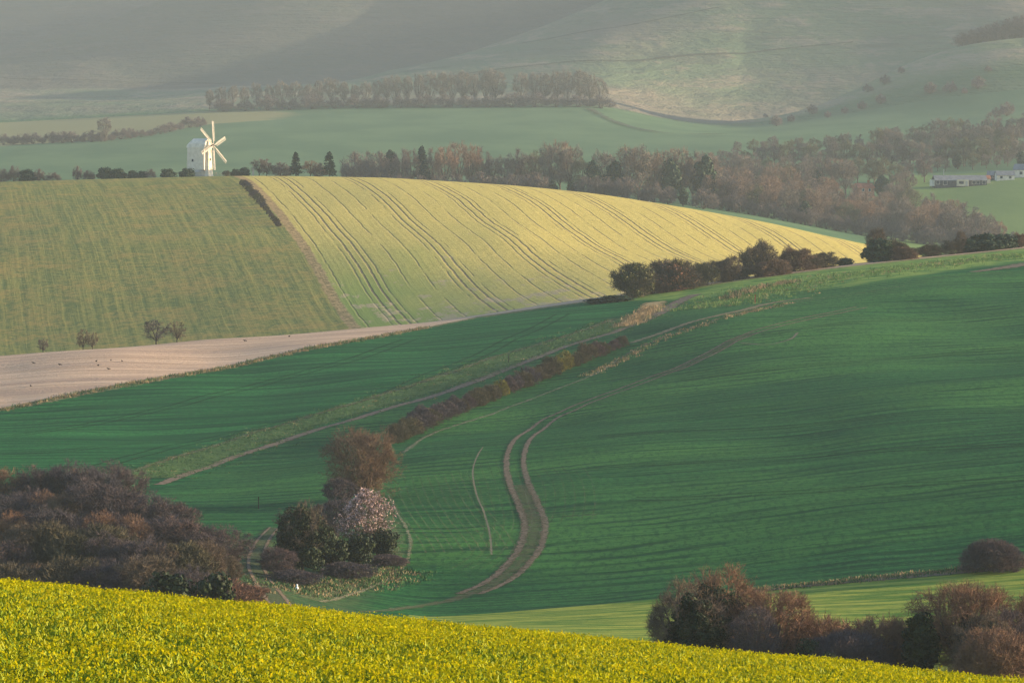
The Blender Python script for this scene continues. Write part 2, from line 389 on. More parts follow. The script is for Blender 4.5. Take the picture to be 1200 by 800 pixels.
set_attr(downs, 'back_shade_sd', np.where(uu < 720, Y-3610, 0*Y-50)); set_attr(downs, 'spur_lit_sd', np.where(uu > 850, np.minimum(3045-Y, (uu-880)*.8), -50))
set_attr(downs, 'green_sd', np.where(uu > 780, 2905-Y, 2880-Y))
g = mesh_obj('ground', [(-2400,-400,-85),(2400,-400,-85),(2400,6300,-85),(-2400,6300,-85)], [(0,1,2,3)], flat_mat('far_ground', (.06,.10,.05), .2, .01))
tag(g, kind='structure')
# ------------------------------------------------------------------ plants
def norm(a): return a/(np.linalg.norm(a, axis=-1, keepdims=True)+1e-9)
class Geo:
    def __init__(s): s.v = []; s.f = []; s.n = 0
    def add(s, v, f): s.v.append(v); s.f.append(f+s.n); s.n += len(v)
    def obj(s, name, mat, parent, smooth=False):
        return mesh_obj(name, np.concatenate(s.v), np.concatenate(s.f), mat, parent, smooth)
def bezp(P0, P1, P2, t):
    t = np.asarray(t)[..., None]
    return (1-t)**2*P0+2*t*(1-t)*P1+t*t*P2
def tubes(g, P0, P1, P2, r0, r1, nseg=3, sides=4):
    N = len(P0); ts = np.linspace(0, 1, nseg+1)
    P = np.stack([bezp(P0, P1, P2, np.full(N, t)) for t in ts], 1)
    T = norm(np.gradient(P, axis=1)); a = rng.normal(size=(N, 1, 3)); u = norm(np.cross(T, a)); w = np.cross(T, u)
    rr = (r0[:, None]*(1-ts)+r1[:, None]*ts)
    an = np.arange(sides)*2*np.pi/sides
    ring = P[:, :, None, :]+rr[:, :, None, None]*(np.cos(an)[None, None, :, None]*u[:, :, None, :]+np.sin(an)[None, None, :, None]*w[:, :, None, :])
    v = ring.reshape(-1, 3)
    base = (np.arange(N)*(nseg+1)*sides)[:, None, None]; k = np.arange(nseg)[None, :, None]*sides; j = np.arange(sides)[None, None, :]; j2 = (j+1) % sides
    f = np.stack([base+k+j, base+k+j2, base+k+sides+j2, base+k+sides+j], -1).reshape(-1, 4)
    g.add(v, f)
def ribbons(g, P0, P2, w0, w1, bend=0.0):
    N = len(P0); d = P2-P0; s = norm(np.cross(d, rng.normal(size=(N, 3))))
    v = np.stack([P0-s*w0/2, P0+s*w0/2, P2+s*w1/2, P2-s*w1/2], 1).reshape(-1, 3)
    g.add(v, np.arange(N*4).reshape(N, 4))
LUMP = [None]
def inside(p, c, rad, lim):
    q = (p-c)/rad; l = np.linalg.norm(q, axis=-1, keepdims=True)
    w, ph, la = LUMP[0]; dd = q/(l+1e-6); lim = lim*(1.0+la*np.tanh(1.2*np.cos(dd@w+ph).sum(1, keepdims=True)*.7))
    return np.where(l > lim, c+q/l*lim*rad*(1-.30*rng.random(l.shape)**1.8), p)
def bare_tree(name, Ht, rx, cz, rz, twm, bkm, n=(10, 6, 6), tw=(8, 3), tl=.5, wt=.022, tr=.2, trunk=.3, multi=False, droop=.15, crown_name='crown', zmin=.06, extra=None, lumpy=.19):
    LUMP[0] = (rng.normal(0, 2.6, (3, 5)), rng.uniform(0, 6.28, 5), lumpy)
    root = empty(name, (0, 0, 0))
    c = np.array([0, 0, cz]); rad = np.array([rx, rx, rz])
    gt = Geo(); gc = Geo()
    n1, n2, n3 = n
    k = np.arange(n1)+.5; phi = k*2.399963+rng.uniform(0, 6); zz = 1-1.25*k/n1
    if multi: zz = 1-1.02*k/n1
    rr_ = np.sqrt(np.maximum(0, 1-zz*zz)); d = np.stack([rr_*np.cos(phi), rr_*np.sin(phi), zz], 1)
    E1 = c+d*rad*rng.uniform(.5, .78, (n1, 1))
    topz = trunk*Ht
    if multi:
        S1 = np.stack([rng.normal(0, rx*.07, n1), rng.normal(0, rx*.07, n1), np.full(n1, -.1)], 1)
        M1 = S1*.5+E1*np.array([.42, .42, .42])+np.array([0, 0, .12*Ht])
        tubes(gt, S1, M1, E1, np.full(n1, tr*.5), np.full(n1, tr*.16), 5, 5)
    else:
        tubes(gt, np.array([[0, 0, -.3]]), np.array([[rng.normal(0, .1), rng.normal(0, .1), topz*.6]]), np.array([[0, 0, min(Ht*.8, topz*2.0)]]), np.array([tr]), np.array([tr*.35]), 6, 7)
        hs = topz*(.55+1.3*rng.random(n1)*(zz+.4)/1.4)
        S1 = np.stack([np.zeros(n1), np.zeros(n1), hs], 1)
        M1 = S1*.45+E1*.55+np.stack([0*hs, 0*hs, -(.06+0*hs)*Ht*d[:, 2]], 1)+rng.normal(0, .04*Ht, (n1, 3))
        tubes(gt, S1, M1, E1, np.full(n1, tr*.5), np.full(n1, tr*.14), 5, 5)
    def child(S0, M0, E0, nc, spread, lim, lo=.3):
        N = len(S0); t = rng.uniform(lo, 1, (N, nc)); t[:, 0] = 1
        rep = lambda a: np.repeat(a, nc, 0)
        S = bezp(rep(S0), rep(M0), rep(E0), t.ravel())
        out = norm((S-c)/rad)*rad
        E = S+norm(out*.6+rng.normal(size=S.shape)*rx*.8+rep(norm(E0-M0))*rx*.5+np.array([0, 0, .25*rx]))*spread*rng.uniform(.5, 1.2, (len(S), 1))
        E = inside(E, c, rad, lim); E[:, 2] = np.maximum(E[:, 2], zmin*Ht)
        M = (S+E)/2+rng.normal(0, .12*spread, S.shape)
        return S, M, E
    S2, M2, E2 = child(S1, M1, E1, n2, .55*rx, .9)
    tubes(gc, S2, M2, E2, np.full(len(S2), tr*.16), np.full(len(S2), tr*.07), 3, 3)
    S3, M3, E3 = child(S2, M2, E2, n3, .33*rx, .97, .25)
    tubes(gc, S3, M3, E3, np.full(len(S3), tr*.075), np.full(len(S3), wt*.5), 2, 3)
    S4, M4, E4 = child(S3, M3, E3, tw[0], tl, 1.03, .15)
    ribbons(gc, S4, E4, wt*1.2, wt*.7)
    if tw[1]:
        S5 = np.repeat(S4, tw[1], 0); E5 = np.repeat(E4, tw[1], 0); t = rng.uniform(.2, 1, (len(S5), 1)); S5 = S5+(E5-S5)*t
        out = norm((S5-c)/rad); E5 = S5+norm(out*.7+rng.normal(size=S5.shape)*.7+np.array([0, 0, .35]))*tl*.5*rng.uniform(.5, 1.2, (len(S5), 1))
        E5[:, 2] = np.maximum(E5[:, 2], zmin*Ht*.7)
        ribbons(gc, S5, E5, wt*.8, wt*.4)
    gt.obj('trunk', bkm, root, True); gc.obj(crown_name, twm, root)
    if extra: extra(root, S2, M2, E2, S3, E3, E4)
    return root
def leaf_quads(g, P, N, s, asp=1.3):
    n = len(P); a = norm(np.cross(N, rng.normal(size=(n, 3)))); b = np.cross(N, a)
    s = s*rng.uniform(.6, 1.3, (n, 1))
    v = np.stack([P-a*s*.5-b*s*.5*asp, P+a*s*.5-b*s*.5*asp, P+a*s*.5+b*s*.5*asp, P-a*s*.5+b*s*.5*asp], 1).reshape(-1, 3)
    g.add(v, np.arange(n*4).reshape(n, 4))
def clump_points(n_blob, m, c, rad, br, shell=.55, zmin=.05):
    q = norm(rng.normal(size=(n_blob, 3)))*rng.uniform(shell, 1, (n_blob, 1)); B = c+q*(rad-br*.6)
    bs = br*rng.uniform(.6, 1.25, (n_blob, 1, 1))
    d = norm(rng.normal(size=(n_blob, m, 3)))
    P = B[:, None]+d*bs*rng.uniform(.75, 1.08, (n_blob, m, 1))*np.array([1, 1, .8]); P = P.reshape(-1, 3)
    d = norm(d.reshape(-1, 3)+rng.normal(0, .45, (n_blob*m, 3)))
    k = P[:, 2] > zmin; return P[k], d[k]
def leafy(name, c, rad, mat, bkm, nb=40, m=120, br=.5, s=.09, shell=.5, tr=.12, crown_name='crown', trunk_top=None):
    root = empty(name, (0, 0, 0)); c = np.array(c, float); rad = np.array(rad, float)
    g = Geo(); n1 = 7
    E = c+norm(rng.normal(size=(n1, 3)))*rad*.6; E[:, 2] = np.maximum(E[:, 2], c[2]*.6)
    S = np.stack([rng.normal(0, .08, n1), rng.normal(0, .08, n1), np.full(n1, -.15)], 1)
    tubes(g, S, (S+E)/2*np.array([.6, .6, 1.1]), E, np.full(n1, tr), np.full(n1, tr*.3), 4, 5); g.obj('trunk', bkm, root, True)
    g = Geo(); P, N = clump_points(nb, m, c, rad, br, shell); leaf_quads(g, P, N, s)
    g.obj(crown_name, mat, root); return root
def add_leaves(root, name, mat, c, rad, nb, m, br, s, shell=.3, zmin=.05):
    g = Geo(); P, N = clump_points(nb, m, np.array(c, float), np.array(rad, float), br, shell, zmin); leaf_quads(g, P, N, s)
    return g.obj(name, mat, root)
def conifer(name, Ht, r, mat, bkm, n=2600):
    root = empty(name, (0, 0, 0)); g = Geo()
    tubes(g, np.array([[0, 0, -.2]]), np.array([[0, 0, Ht*.5]]), np.array([[0, 0, Ht*.97]]), np.array([.28]), np.array([.04]), 5, 6); g.obj('trunk', bkm, root, True)
    g = Geo(); nb = 75; h = rng.uniform(.12, 1, nb)**.9; R_ = r*(1-h)**.75*(.75+.5*rng.random(nb))+.25; ph = rng.uniform(0, 6.28, nb)
    m = n//nb; t = rng.uniform(.1, 1, (nb, m))
    P = np.stack([np.cos(ph)[:, None]*R_[:, None]*t, np.sin(ph)[:, None]*R_[:, None]*t, h[:, None]*Ht-.18*R_[:, None]*t+0*t], -1)+rng.normal(0, .22, (nb, m, 3))
    P = P.reshape(-1, 3); leaf_quads(g, P, norm(rng.normal(size=P.shape)+np.array([0, 0, .6])), .42); g.obj('crown', mat, root); return root

def twig_mat(name, a, b, c=None, tip=None):
    t = NT(name); inf = t.n('ShaderNodeObjectInfo'); n = t.noise(t.obj(), 1.1, 3)
    col = t.mix(t.ramp(n, .35, .65), a, b)
    if c: col = t.mix(t.math('MULTIPLY', inf.outputs['Random'], .8), col, c)
    t.col(col); t.b.inputs['Roughness'].default_value = .8; return t.m
def leaf_mat(name, a, b, sc=1.5):
    t = NT(name); n = t.noise(t.obj(), sc, 4, .6); t.col(t.mix(t.ramp(n, .36, .64), a, b)); t.b.inputs['Roughness'].default_value = .6
    t.b.inputs['Specular IOR Level'].default_value = .12; return t.m
BARK = flat_mat('grey_bark', (.11,.085,.065), .25, 4); BARKD = flat_mat('dark_bark', (.055,.045,.04), .25, 4)
TW_RUST = twig_mat('rust_twigs', (.20,.11,.07), (.26,.15,.09), (.15,.10,.075))
TW_GREY = twig_mat('grey_twigs', (.12,.09,.07), (.17,.125,.09), (.10,.085,.06))
TW_PURP = twig_mat('purple_brown_twigs', (.085,.07,.075), (.14,.095,.085), (.075,.07,.08))
TW_HEDGE = twig_mat('hedge_twigs', (.085,.075,.05), (.14,.11,.07), (.07,.075,.045))
FT_RUST = twig_mat('far_hazed_rust_twigs', (.22,.15,.11), (.28,.18,.12), (.19,.15,.12)); FT_GREY = twig_mat('far_hazed_grey_twigs', (.16,.14,.12), (.20,.17,.14)); FT_PURP = twig_mat('far_hazed_brown_twigs', (.14,.12,.115), (.19,.15,.13)); FT_OLIVE = twig_mat('far_hazed_olive_twigs', (.13,.13,.08), (.16,.15,.09))  # FT twigs: paler copies for distant trees, haze put into the colour
TW_OLIVE = twig_mat('olive_twigs', (.08,.078,.05), (.115,.10,.06), (.09,.075,.055))
TW_LIME = twig_mat('budding_twigs', (.15,.15,.045), (.24,.20,.055))
TW_RED = twig_mat('red_twigs', (.14,.085,.065), (.20,.115,.08))
IVY = leaf_mat('ivy_leaves', (.008,.020,.008), (.028,.042,.014), 1.4)
TW_ROUND = twig_mat('warm_grey_twigs', (.14,.095,.065), (.20,.13,.085))
IVYF = leaf_mat('dark_evergreen_leaves', (.018,.040,.022), (.035,.065,.03), .5)
CONI = leaf_mat('conifer_needles', (.012,.035,.024), (.022,.052,.03), .5)
BLOSSOM = leaf_mat('pink_white_blossom', (.46,.30,.29), (.62,.46,.44), 2)
GRASSY = leaf_mat('dead_grass', (.20,.13,.07), (.34,.22,.12), 2)
BUD = leaf_mat('new_leaves', (.16,.17,.04), (.28,.22,.06), 2)

USED = set()
def place(proto, loc, s=1.0, label=None, cat='tree', group=None, sxy=1.0, rz=None):
    if proto not in USED: USED.add(proto); r = proto
    else:
        r = proto.copy(); C.objects.link(r)
        for ch in list(proto.children):
            q = ch.copy(); C.objects.link(q); q.parent = r
            for gch in list(ch.children): qq = gch.copy(); C.objects.link(qq); qq.parent = q
        for key in ('label', 'group', 'category'):
            if key in r: del r[key]
    r.location = loc; r.scale = (s*sxy, s*sxy, s); r.rotation_euler = (0, 0, random.uniform(0, 6.28) if rz is None else rz)
    tag(r, label, cat, group); return r
ORD = ['zeroth','first','second','third','fourth','fifth','sixth','seventh','eighth','ninth','tenth','eleventh','twelfth','thirteenth','fourteenth','fifteenth','sixteenth','seventeenth','eighteenth','nineteenth','twentieth']
ORD += ['twenty-'+q for q in ORD[1:10]]+['thirtieth']+['thirty-'+q for q in ORD[1:10]]+['fortieth']
# ---- prototypes
pal = bare_tree
MIDN = dict(n=(11, 6, 6), tw=(7, 3), tl=.75, wt=.035, tr=.16, trunk=.22)
wood_a = pal('bare_tree', 7.0, 3.3, 4.1, 3.1, TW_PURP, BARK, **MIDN)
wood_b = pal('bare_tree', 7.0, 2.7, 4.2, 3.0, TW_GREY, BARK, **MIDN)
wood_c = pal('bare_tree', 7.0, 3.1, 4.0, 3.2, TW_RUST, BARK, **MIDN)
wood_d = pal('thicket_bush', 4.2, 2.6, 2.1, 2.2, TW_OLIVE, BARK, multi=True, n=(12, 6, 6), tw=(7, 3), tl=.6, wt=.035, tr=.09, crown_name='twigs')
FARN = dict(n=(9, 5, 5), tw=(6, 2), tl=1.5, wt=.085, tr=.32, trunk=.25)
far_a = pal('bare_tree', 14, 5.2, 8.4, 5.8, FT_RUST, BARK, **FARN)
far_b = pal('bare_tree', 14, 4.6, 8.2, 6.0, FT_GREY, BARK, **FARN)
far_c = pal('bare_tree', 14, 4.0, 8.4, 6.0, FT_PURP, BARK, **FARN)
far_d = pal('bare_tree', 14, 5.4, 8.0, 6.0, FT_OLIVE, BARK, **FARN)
far_low = pal('bare_bush', 6, 3.6, 1.9, 4.2, FT_PURP, BARK, multi=True, n=(10, 5, 5), tw=(6, 2), tl=1.1, wt=.07, tr=.14, crown_name='twigs')
far_e = leafy('evergreen_tree', (0, 0, 6.2), (3.6, 3.6, 5.8), IVYF, BARKD, nb=60, m=60, br=1.5, s=.5, tr=.3)
far_con = conifer('conifer', 13, 3.6, CONI, BARKD)
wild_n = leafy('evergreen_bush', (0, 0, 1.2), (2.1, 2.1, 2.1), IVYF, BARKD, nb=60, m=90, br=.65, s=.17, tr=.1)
hb = [pal('hedge_bush', 2.6, 1.45, .8, 1.8, m_, BARK, multi=True, n=(12, 6, 5), tw=(6, 3), tl=.38, wt=.026, tr=.06, crown_name='twigs', zmin=.02)
      for m_ in (TW_HEDGE, TW_OLIVE, TW_PURP)]
hl = pal('hedge_bush', 2.6, 1.45, .8, 1.8, TW_LIME, BARK, multi=True, n=(12, 6, 5), tw=(6, 3), tl=.38, wt=.03, tr=.06, crown_name='twigs', zmin=.02)
cb = [pal('hawthorn_bush', 5.0, 3.0, 1.6, 3.4, m_, BARK, multi=True, n=(14, 6, 6), tw=(8, 3), tl=.7, wt=.045, tr=.12, crown_name='twigs', zmin=.02, lumpy=.27)
      for m_ in (TW_GREY, TW_ROUND, TW_HEDGE)]

def row(protos, us, yfun, hfun, labelf, group, cat='tree', base_h=7.0, jit=6, sxy=(.85, 1.15), sink=0.0):
    n = 0
    for u in us:
        n += 1; uu = u+random.uniform(-jit, jit)*.5; y = yfun(uu); x, y, z = at(uu, y+random.uniform(-3, 3))
        p = random.choice(protos); h = hfun(uu)*random.uniform(.86, 1.12)
        bh = p['bh']
        place(p, (x, y, z-sink), h/bh, labelf(n, p), cat, group, random.uniform(*sxy))
for p, h in ((wood_a,7),(wood_b,7),(wood_c,7),(wood_d,4.2),(far_a,14),(far_b,14),(far_c,14),(far_d,14),(far_low,6),(far_e,12),(far_con,13),(wild_n,3.4),(hl,2.6),*[(q,2.6) for q in hb],*[(q,5.0) for q in cb]): p['bh'] = h
K = {id(wood_a):'purple brown', id(wood_b):'grey', id(wood_c):'rust brown', id(wood_d):'olive twigged', id(far_a):'rust coloured', id(far_b):'grey', id(far_c):'purple brown', id(far_d):'olive brown', id(far_low):'low brown', id(far_e):'dark evergreen', id(far_con):'dark conifer'}
def kd(p): return K.get(id(p), 'bare')+' tree'

# ---- the dark wood at lower left, rows from back to front
rows_w = [(478, 8, 140, 21, 6.9, 'back row'), (455, 2, 212, 23, 6.6, 'second row'), (430, 12, 252, 25, 6.4, 'middle row'),
          (405, 0, 262, 27, 6.0, 'fourth row'), (380, 14, 262, 29, 5.4, 'front row')]
for y_, u0, u1, st, h_, rn in rows_w:
    row([wood_a, wood_a, wood_b, wood_c] if y_ > 420 else [wood_a, wood_b, wood_b, wood_d], np.arange(u0, u1, st), lambda u, y_=y_: y_,
        lambda u, h_=h_: h_*(1.0 if u < 150 else np.interp(u, [150, 230, 285], [1, .84, .55])),
        lambda n, p, rn=rn: f'{ORD[n]} tree from left in {rn} of lower left wood', 'bare trees of the lower left wood', jit=8, sxy=(.95, 1.25))
b_ = leafy('evergreen_bush', (0, 0, 1.7), (2.9, 2.2, 2.0), IVY, BARKD, nb=60, m=110, br=.6, s=.13)
place(b_, at(215, 366), 1.6, 'low dark green bush at the front edge of the lower left wood', 'bush')
b_ = pal('bare_bush', 3, 2.3, 1.4, 1.5, TW_RED, BARK, multi=True, n=(14, 6, 6), tw=(7, 3), tl=.4, wt=.035, tr=.06, crown_name='twigs'); b_['bh'] = 3
place(b_, at(252, 372), 1.5, 'rust red bush right of the low dark green one at the wood edge', 'bush', sxy=1.2)
place(b_, at(170, 372), 1.35, 'rust red bush left of the low dark green one at the wood edge', 'bush', sxy=.9)
place(wood_a, at(262, 432), .66, 'last small purple brown tree at the right tip of the lower left wood', 'tree', sxy=1.3)
place(wood_b, at(264, 412), .5, 'small grey tree at the right tip of the lower left wood', 'tree', sxy=1.3)
place(b_, at(282, 398), .75, 'small red brown scrub bush beside the sunken farm track', 'bush', sxy=1.6)
place(b_, at(268, 385), .7, 'lower red brown scrub bush just left of the sunken farm track', 'bush', sxy=1.6)

# ---- trees in the dip between the track and the double ruts
rb = pal('bare_tree', 8.0, 4.5, 3.7, 4.3, TW_ROUND, BARK, multi=True, n=(26, 7, 7), tw=(7, 3), tl=.55, wt=.024, tr=.18)
place(rb, hit(425, 585, 380, 900), 1.05, 'large round bare tree with rust coloured crown above the blossom bush', 'tree')
sb_ = pal('bare_bush', 3, 2.3, 1.5, 1.6, TW_PURP, BARK, multi=True, n=(14, 6, 6), tw=(7, 3), tl=.4, wt=.03, tr=.06, crown_name='twigs')
place(sb_, hit(398, 592, 380, 900), .95, 'dark bare bush at the left foot of the round bare tree', 'bush')
iv = pal('ivy_tree', 7.0, 2.6, 4.2, 2.9, TW_GREY, BARK, n=(12, 6, 5), tw=(6, 2), tl=.5, wt=.025, tr=.2)
add_leaves(iv, 'ivy', IVY, (0, 0, 3.4), (3.0, 2.6, 3.4), 190, 130, .55, .12, .4)
place(iv, hit(354, 672, 380, 900), 1.02, 'dark ivy clad tree beside the sunken farm track', 'tree', rz=0)
def blossom(root, S2, M2, E2, S3, E3, E4):
    k = (E4[:, 2] > 1.9) & (rng.random(len(E4)) < .15+.12*E4[:, 2]); P = E4[k]; P = np.concatenate([P, P+rng.normal(0, .08, P.shape), P+rng.normal(0, .12, P.shape)])
    g = Geo(); leaf_quads(g, P, norm(rng.normal(size=P.shape)), .075); g.obj('blossom', BLOSSOM, root)
bl = pal('blossom_bush', 5.5, 2.9, 3.1, 2.9, TW_GREY, BARK, multi=True, n=(16, 6, 6), tw=(6, 2), tl=.5, wt=.03, tr=.1, extra=blossom)
place(bl, hit(427, 650, 380, 900), 1.08, 'bush covered in pale pink blossom below the round bare tree', 'bush')
db = leafy('evergreen_bush', (0, 0, 1.5), (1.7, 1.5, 1.5), IVY, BARKD, nb=50, m=120, br=.5, s=.11)
place(db, hit(449, 656, 380, 900), 1.15, 'small dark evergreen bush at the right foot of the blossom bush', 'bush')
place(db, hit(418, 664, 380, 900), 1.25, 'dark evergreen bush directly below the blossom bush', 'bush')
place(db, hit(386, 668, 380, 900), 1.45, 'dark evergreen bush between the ivy clad tree and the blossom bush', 'bush')
place(sb_, hit(325, 676, 380, 900), .9, 'dark bare bush at the left foot of the ivy clad tree', 'bush')
place(sb_, hit(393, 630, 380, 900), 1.25, 'dark bare bush touching the left side of the blossom bush', 'bush')
lowp = hit(345, 684, 380, 900)
low = pal('bramble_patch', 1.2, 3.2, .5, .8, TW_PURP, BARK, multi=True, n=(16, 6, 6), tw=(7, 3), tl=.35, wt=.03, tr=.03, crown_name='twigs')
place(low, lowp, 1.0, 'low brown bramble patch around the small white marker', 'bramble')
place(low, hit(405, 676, 380, 900), 1.1, 'low straw brown bramble patch below the blossom bush', 'bramble')
place(low, hit(455, 662, 380, 900), .8, 'low bramble patch right of the small dark evergreen bush', 'bramble')

# ---- the hedge running up the hill
hpts = line([(460,520),(500,499),(560,474),(620,450),(680,425),(733,404)], 470, 960)
seg_l = np.r_[0, np.cumsum(np.linalg.norm(np.diff(hpts, axis=0), axis=1))]; NH = 34
ymid = hit(650, 436, 470, 960)
n = 0
for i in range(NH):
    d_ = seg_l[-1]*((i+.5)/NH); x = np.interp(d_, seg_l, hpts[:, 0])+random.uniform(-.25, .25); y = np.interp(d_, seg_l, hpts[:, 1]); u_ = 600+x/(y*KPX)
    lime = abs(u_-655) < 7 or abs(u_-590) < 4
    if i > 28: s_ *= .8
    p = hl if lime else random.choice([hb[0], hb[0], hb[1], hb[1], hb[2]])
    s_ = np.interp(u_, [450, 600, 700, 740], [1.15, 1.05, 1.0, .75])*random.uniform(.74, 1.14)
    place(p, (x, y, float(H(x, y))-.08), s_, f'{"yellow green" if lime else "brown"} hedge bush, {ORD[i+1]} up the slope from the round bare tree', 'bush', 'bushes of the hedge climbing the green hill', random.uniform(1.0, 1.35))

# ---- bushes along the brow of the green hill
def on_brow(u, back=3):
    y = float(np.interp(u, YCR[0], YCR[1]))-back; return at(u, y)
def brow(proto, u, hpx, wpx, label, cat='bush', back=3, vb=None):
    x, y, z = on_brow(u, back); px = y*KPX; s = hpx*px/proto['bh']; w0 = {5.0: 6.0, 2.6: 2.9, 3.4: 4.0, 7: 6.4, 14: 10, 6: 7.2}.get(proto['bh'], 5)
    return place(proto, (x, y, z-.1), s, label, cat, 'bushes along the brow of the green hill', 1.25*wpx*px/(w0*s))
lf = pal('hawthorn_bush', 5.0, 3.0, 1.6, 3.4, TW_GREY, BARK, multi=True, n=(14, 6, 6), tw=(8, 3), tl=.7, wt=.045, tr=.12, crown_name='twigs', zmin=.02); lf['bh'] = 5.0
add_leaves(lf, 'leaves', leaf_mat('copper_leaves', (.30,.13,.07), (.45,.22,.12), 2), (0, 0, 2.0), (3.1, 3.1, 2.9), 60, 50, .9, .13, .6)
dk = pal('hawthorn_bush', 5.0, 3.0, 1.6, 3.4, TW_OLIVE, BARK, multi=True, n=(14, 6, 6), tw=(8, 3), tl=.7, wt=.045, tr=.12, crown_name='twigs', zmin=.02); dk['bh'] = 5.0
add_leaves(dk, 'leaves', leaf_mat('olive_leaves', (.05,.06,.02), (.10,.10,.03), 2), (0, 0, 2.3), (3.0, 3.0, 2.6), 60, 60, .8, .14, .4)
brow(dk, 742, 44, 44, 'tall dark olive bush at the left end of the brow, by the hedge shadow', back=22)
brow(lf, 786, 38, 52, 'wide bush with copper leaves right of the tall dark olive bush', back=16)
brow(cb[2], 822, 30, 34, 'low purple brown bush right of the copper leaved bush', back=12)
brow(cb[0], 848, 31, 34, 'small grey brown bush halfway between copper bush and tall round bush', back=10)
brow(cb[0], 888, 42, 40, 'tall round dark bush in the middle of the brow', back=6)
brow(wild_n, 722, 9, 34, 'flat dark bush standing in for the shadow left of the tall dark olive bush', back=26)  # flattened bush added to darken the ground where the brow bushes cast shade
brow(wild_n, 702, 7, 30, 'lowest flat bush standing in for shadow at the very left tip of the brow', back=24)  # second flattened bush, the far end of the same cast shade
brow(cb[2], 802, 24, 40, 'low brown bush filling the gap right of the copper leaved bush', back=13)
brow(cb[1], 764, 26, 34, 'low warm grey bush between the dark olive and the copper bush', back=17)
brow(cb[2], 866, 18, 28, 'low dark bush left of the tall round bush', back=9)
brow(cb[1], 903, 20, 50, 'low red brown bush at the foot of the tall round bush', back=12)
brow(cb[1], 930, 30, 44, 'wide brown bush right of the tall round bush', back=4)
brow(cb[2], 950, 20, 30, 'low bush at the right end of the wide brown bush', back=5)
brow(hb[1], 967, 20, 30, 'small olive bush standing alone against the yellow field', back=3)
brow(wild_n, 990, 10, 18, 'tiny dark round bush next to the small olive bush', back=2)
brow(wild_n, 1031, 30, 34, 'dark green domed bush on the brow under a thin bare tree', back=4)
brow(wood_b, 1027, 38, 26, 'thin bare tree rising from the dark green domed bush', 'tree', back=1)
brow(cb[2], 1050, 26, 36, 'brown bush right of the dark green domed bush', back=5)
brow(cb[1], 1060, 17, 30, 'low rust bush right of the dark green domed bush', back=8)
brow(cb[2], 1089, 16, 30, 'low brown bush alone on the brow near the right edge', back=3)
brow(hb[1], 1115, 18, 24, 'small bare bush left of the long dark clump at the right', back=4)
brow(wood_b, 1126, 26, 14, 'slim bare sapling left of the long dark clump at the right', 'tree', back=4)
brow(wild_n, 1135, 19, 30, 'leftmost dark evergreen bush of the clump at the right edge', back=3)
brow(wild_n, 1156, 23, 34, 'middle dark evergreen bush of the clump at the right edge', back=3)
brow(wild_n, 1176, 20, 30, 'rightmost dark evergreen bush of the clump at the right edge', back=3)
brow(cb[1], 1194, 18, 20, 'rust bush cut by the right edge of the brow', back=3)

# small trees in the gully beyond the ploughed strip
sm = [pal('bare_tree', 6, 2.6, 3.4, 2.7, m_, BARKD, n=(9, 5, 4), tw=(5, 2), tl=.7, wt=.04, tr=.15, trunk=.2) for m_ in (TW_PURP, TW_GREY)]
for u_, h_, w_, l_ in ((50, 17, 16, 'small dark bare tree far left behind the ploughed strip'), (97, 24, 18, 'pale thin bare tree second from left behind the ploughed strip'),
                       (108, 20, 16, 'pale thin bare tree third from left behind the ploughed strip'), (183, 30, 34, 'largest bare tree standing behind the ploughed strip'), (207, 24, 22, 'rightmost bare tree behind the ploughed strip')):
    y = float(np.interp(u_, YCR[0], YCR[1]))+6; x, y, z = at(u_, y); px = y*KPX
    place(sm[0] if 'dark' in l_ or 'largest' in l_ else sm[1], (x, y, z), h_*px/6, l_, 'tree', 'bare trees behind the ploughed strip', w_*px/5.2/(h_*px/6))
# ------------------------------------------------------------------ tracks, paths and verges draped on the land
def strip_mat(name, a, b, alpha=.9, rag=.5, sc=1.2, bare=0.0):
    t = NT(name); P = t.pos(); ac = t.attr('across'); n = t.noise(P, sc, 5, .7)
    t.col(t.mix(t.ramp(t.noise(P, sc*1.7, 4, .65), .35, .65), a, b))
    f = t.math('ADD', t.math('SUBTRACT', 1.0, t.math('ABSOLUTE', ac)), t.math('MULTIPLY', t.math('SUBTRACT', n, .5+bare), rag*4))
    f = t.math('MULTIPLY', t.ramp(f, .05, .5), alpha)
    tr = t.n('ShaderNodeBsdfTransparent'); mx = t.n('ShaderNodeMixShader'); t.put(mx.inputs[0], f)
    t.t.links.new(tr.outputs[0], mx.inputs[1]); t.t.links.new(t.b.outputs[0], mx.inputs[2]); t.t.links.new(mx.outputs[0], t.out.inputs[0])
    return t.m
def smooth_line(P, step=1.5):
    P = np.asarray(P, float); Q = np.vstack([2*P[0]-P[1], P, 2*P[-1]-P[-2]]); out = []
    for i in range(1, len(Q)-2):
        n = max(2, int(np.linalg.norm(Q[i+1]-Q[i])/step)); t = np.arange(n)[:, None]/n
        a, b, c, d = Q[i-1], Q[i], Q[i+1], Q[i+2]
        out.append(.5*((2*b)+(c-a)*t+(2*a-5*b+4*c-d)*t*t+(3*b-a-3*c+d)*t**3))
    out.append(P[-1:]); return np.vstack(out)
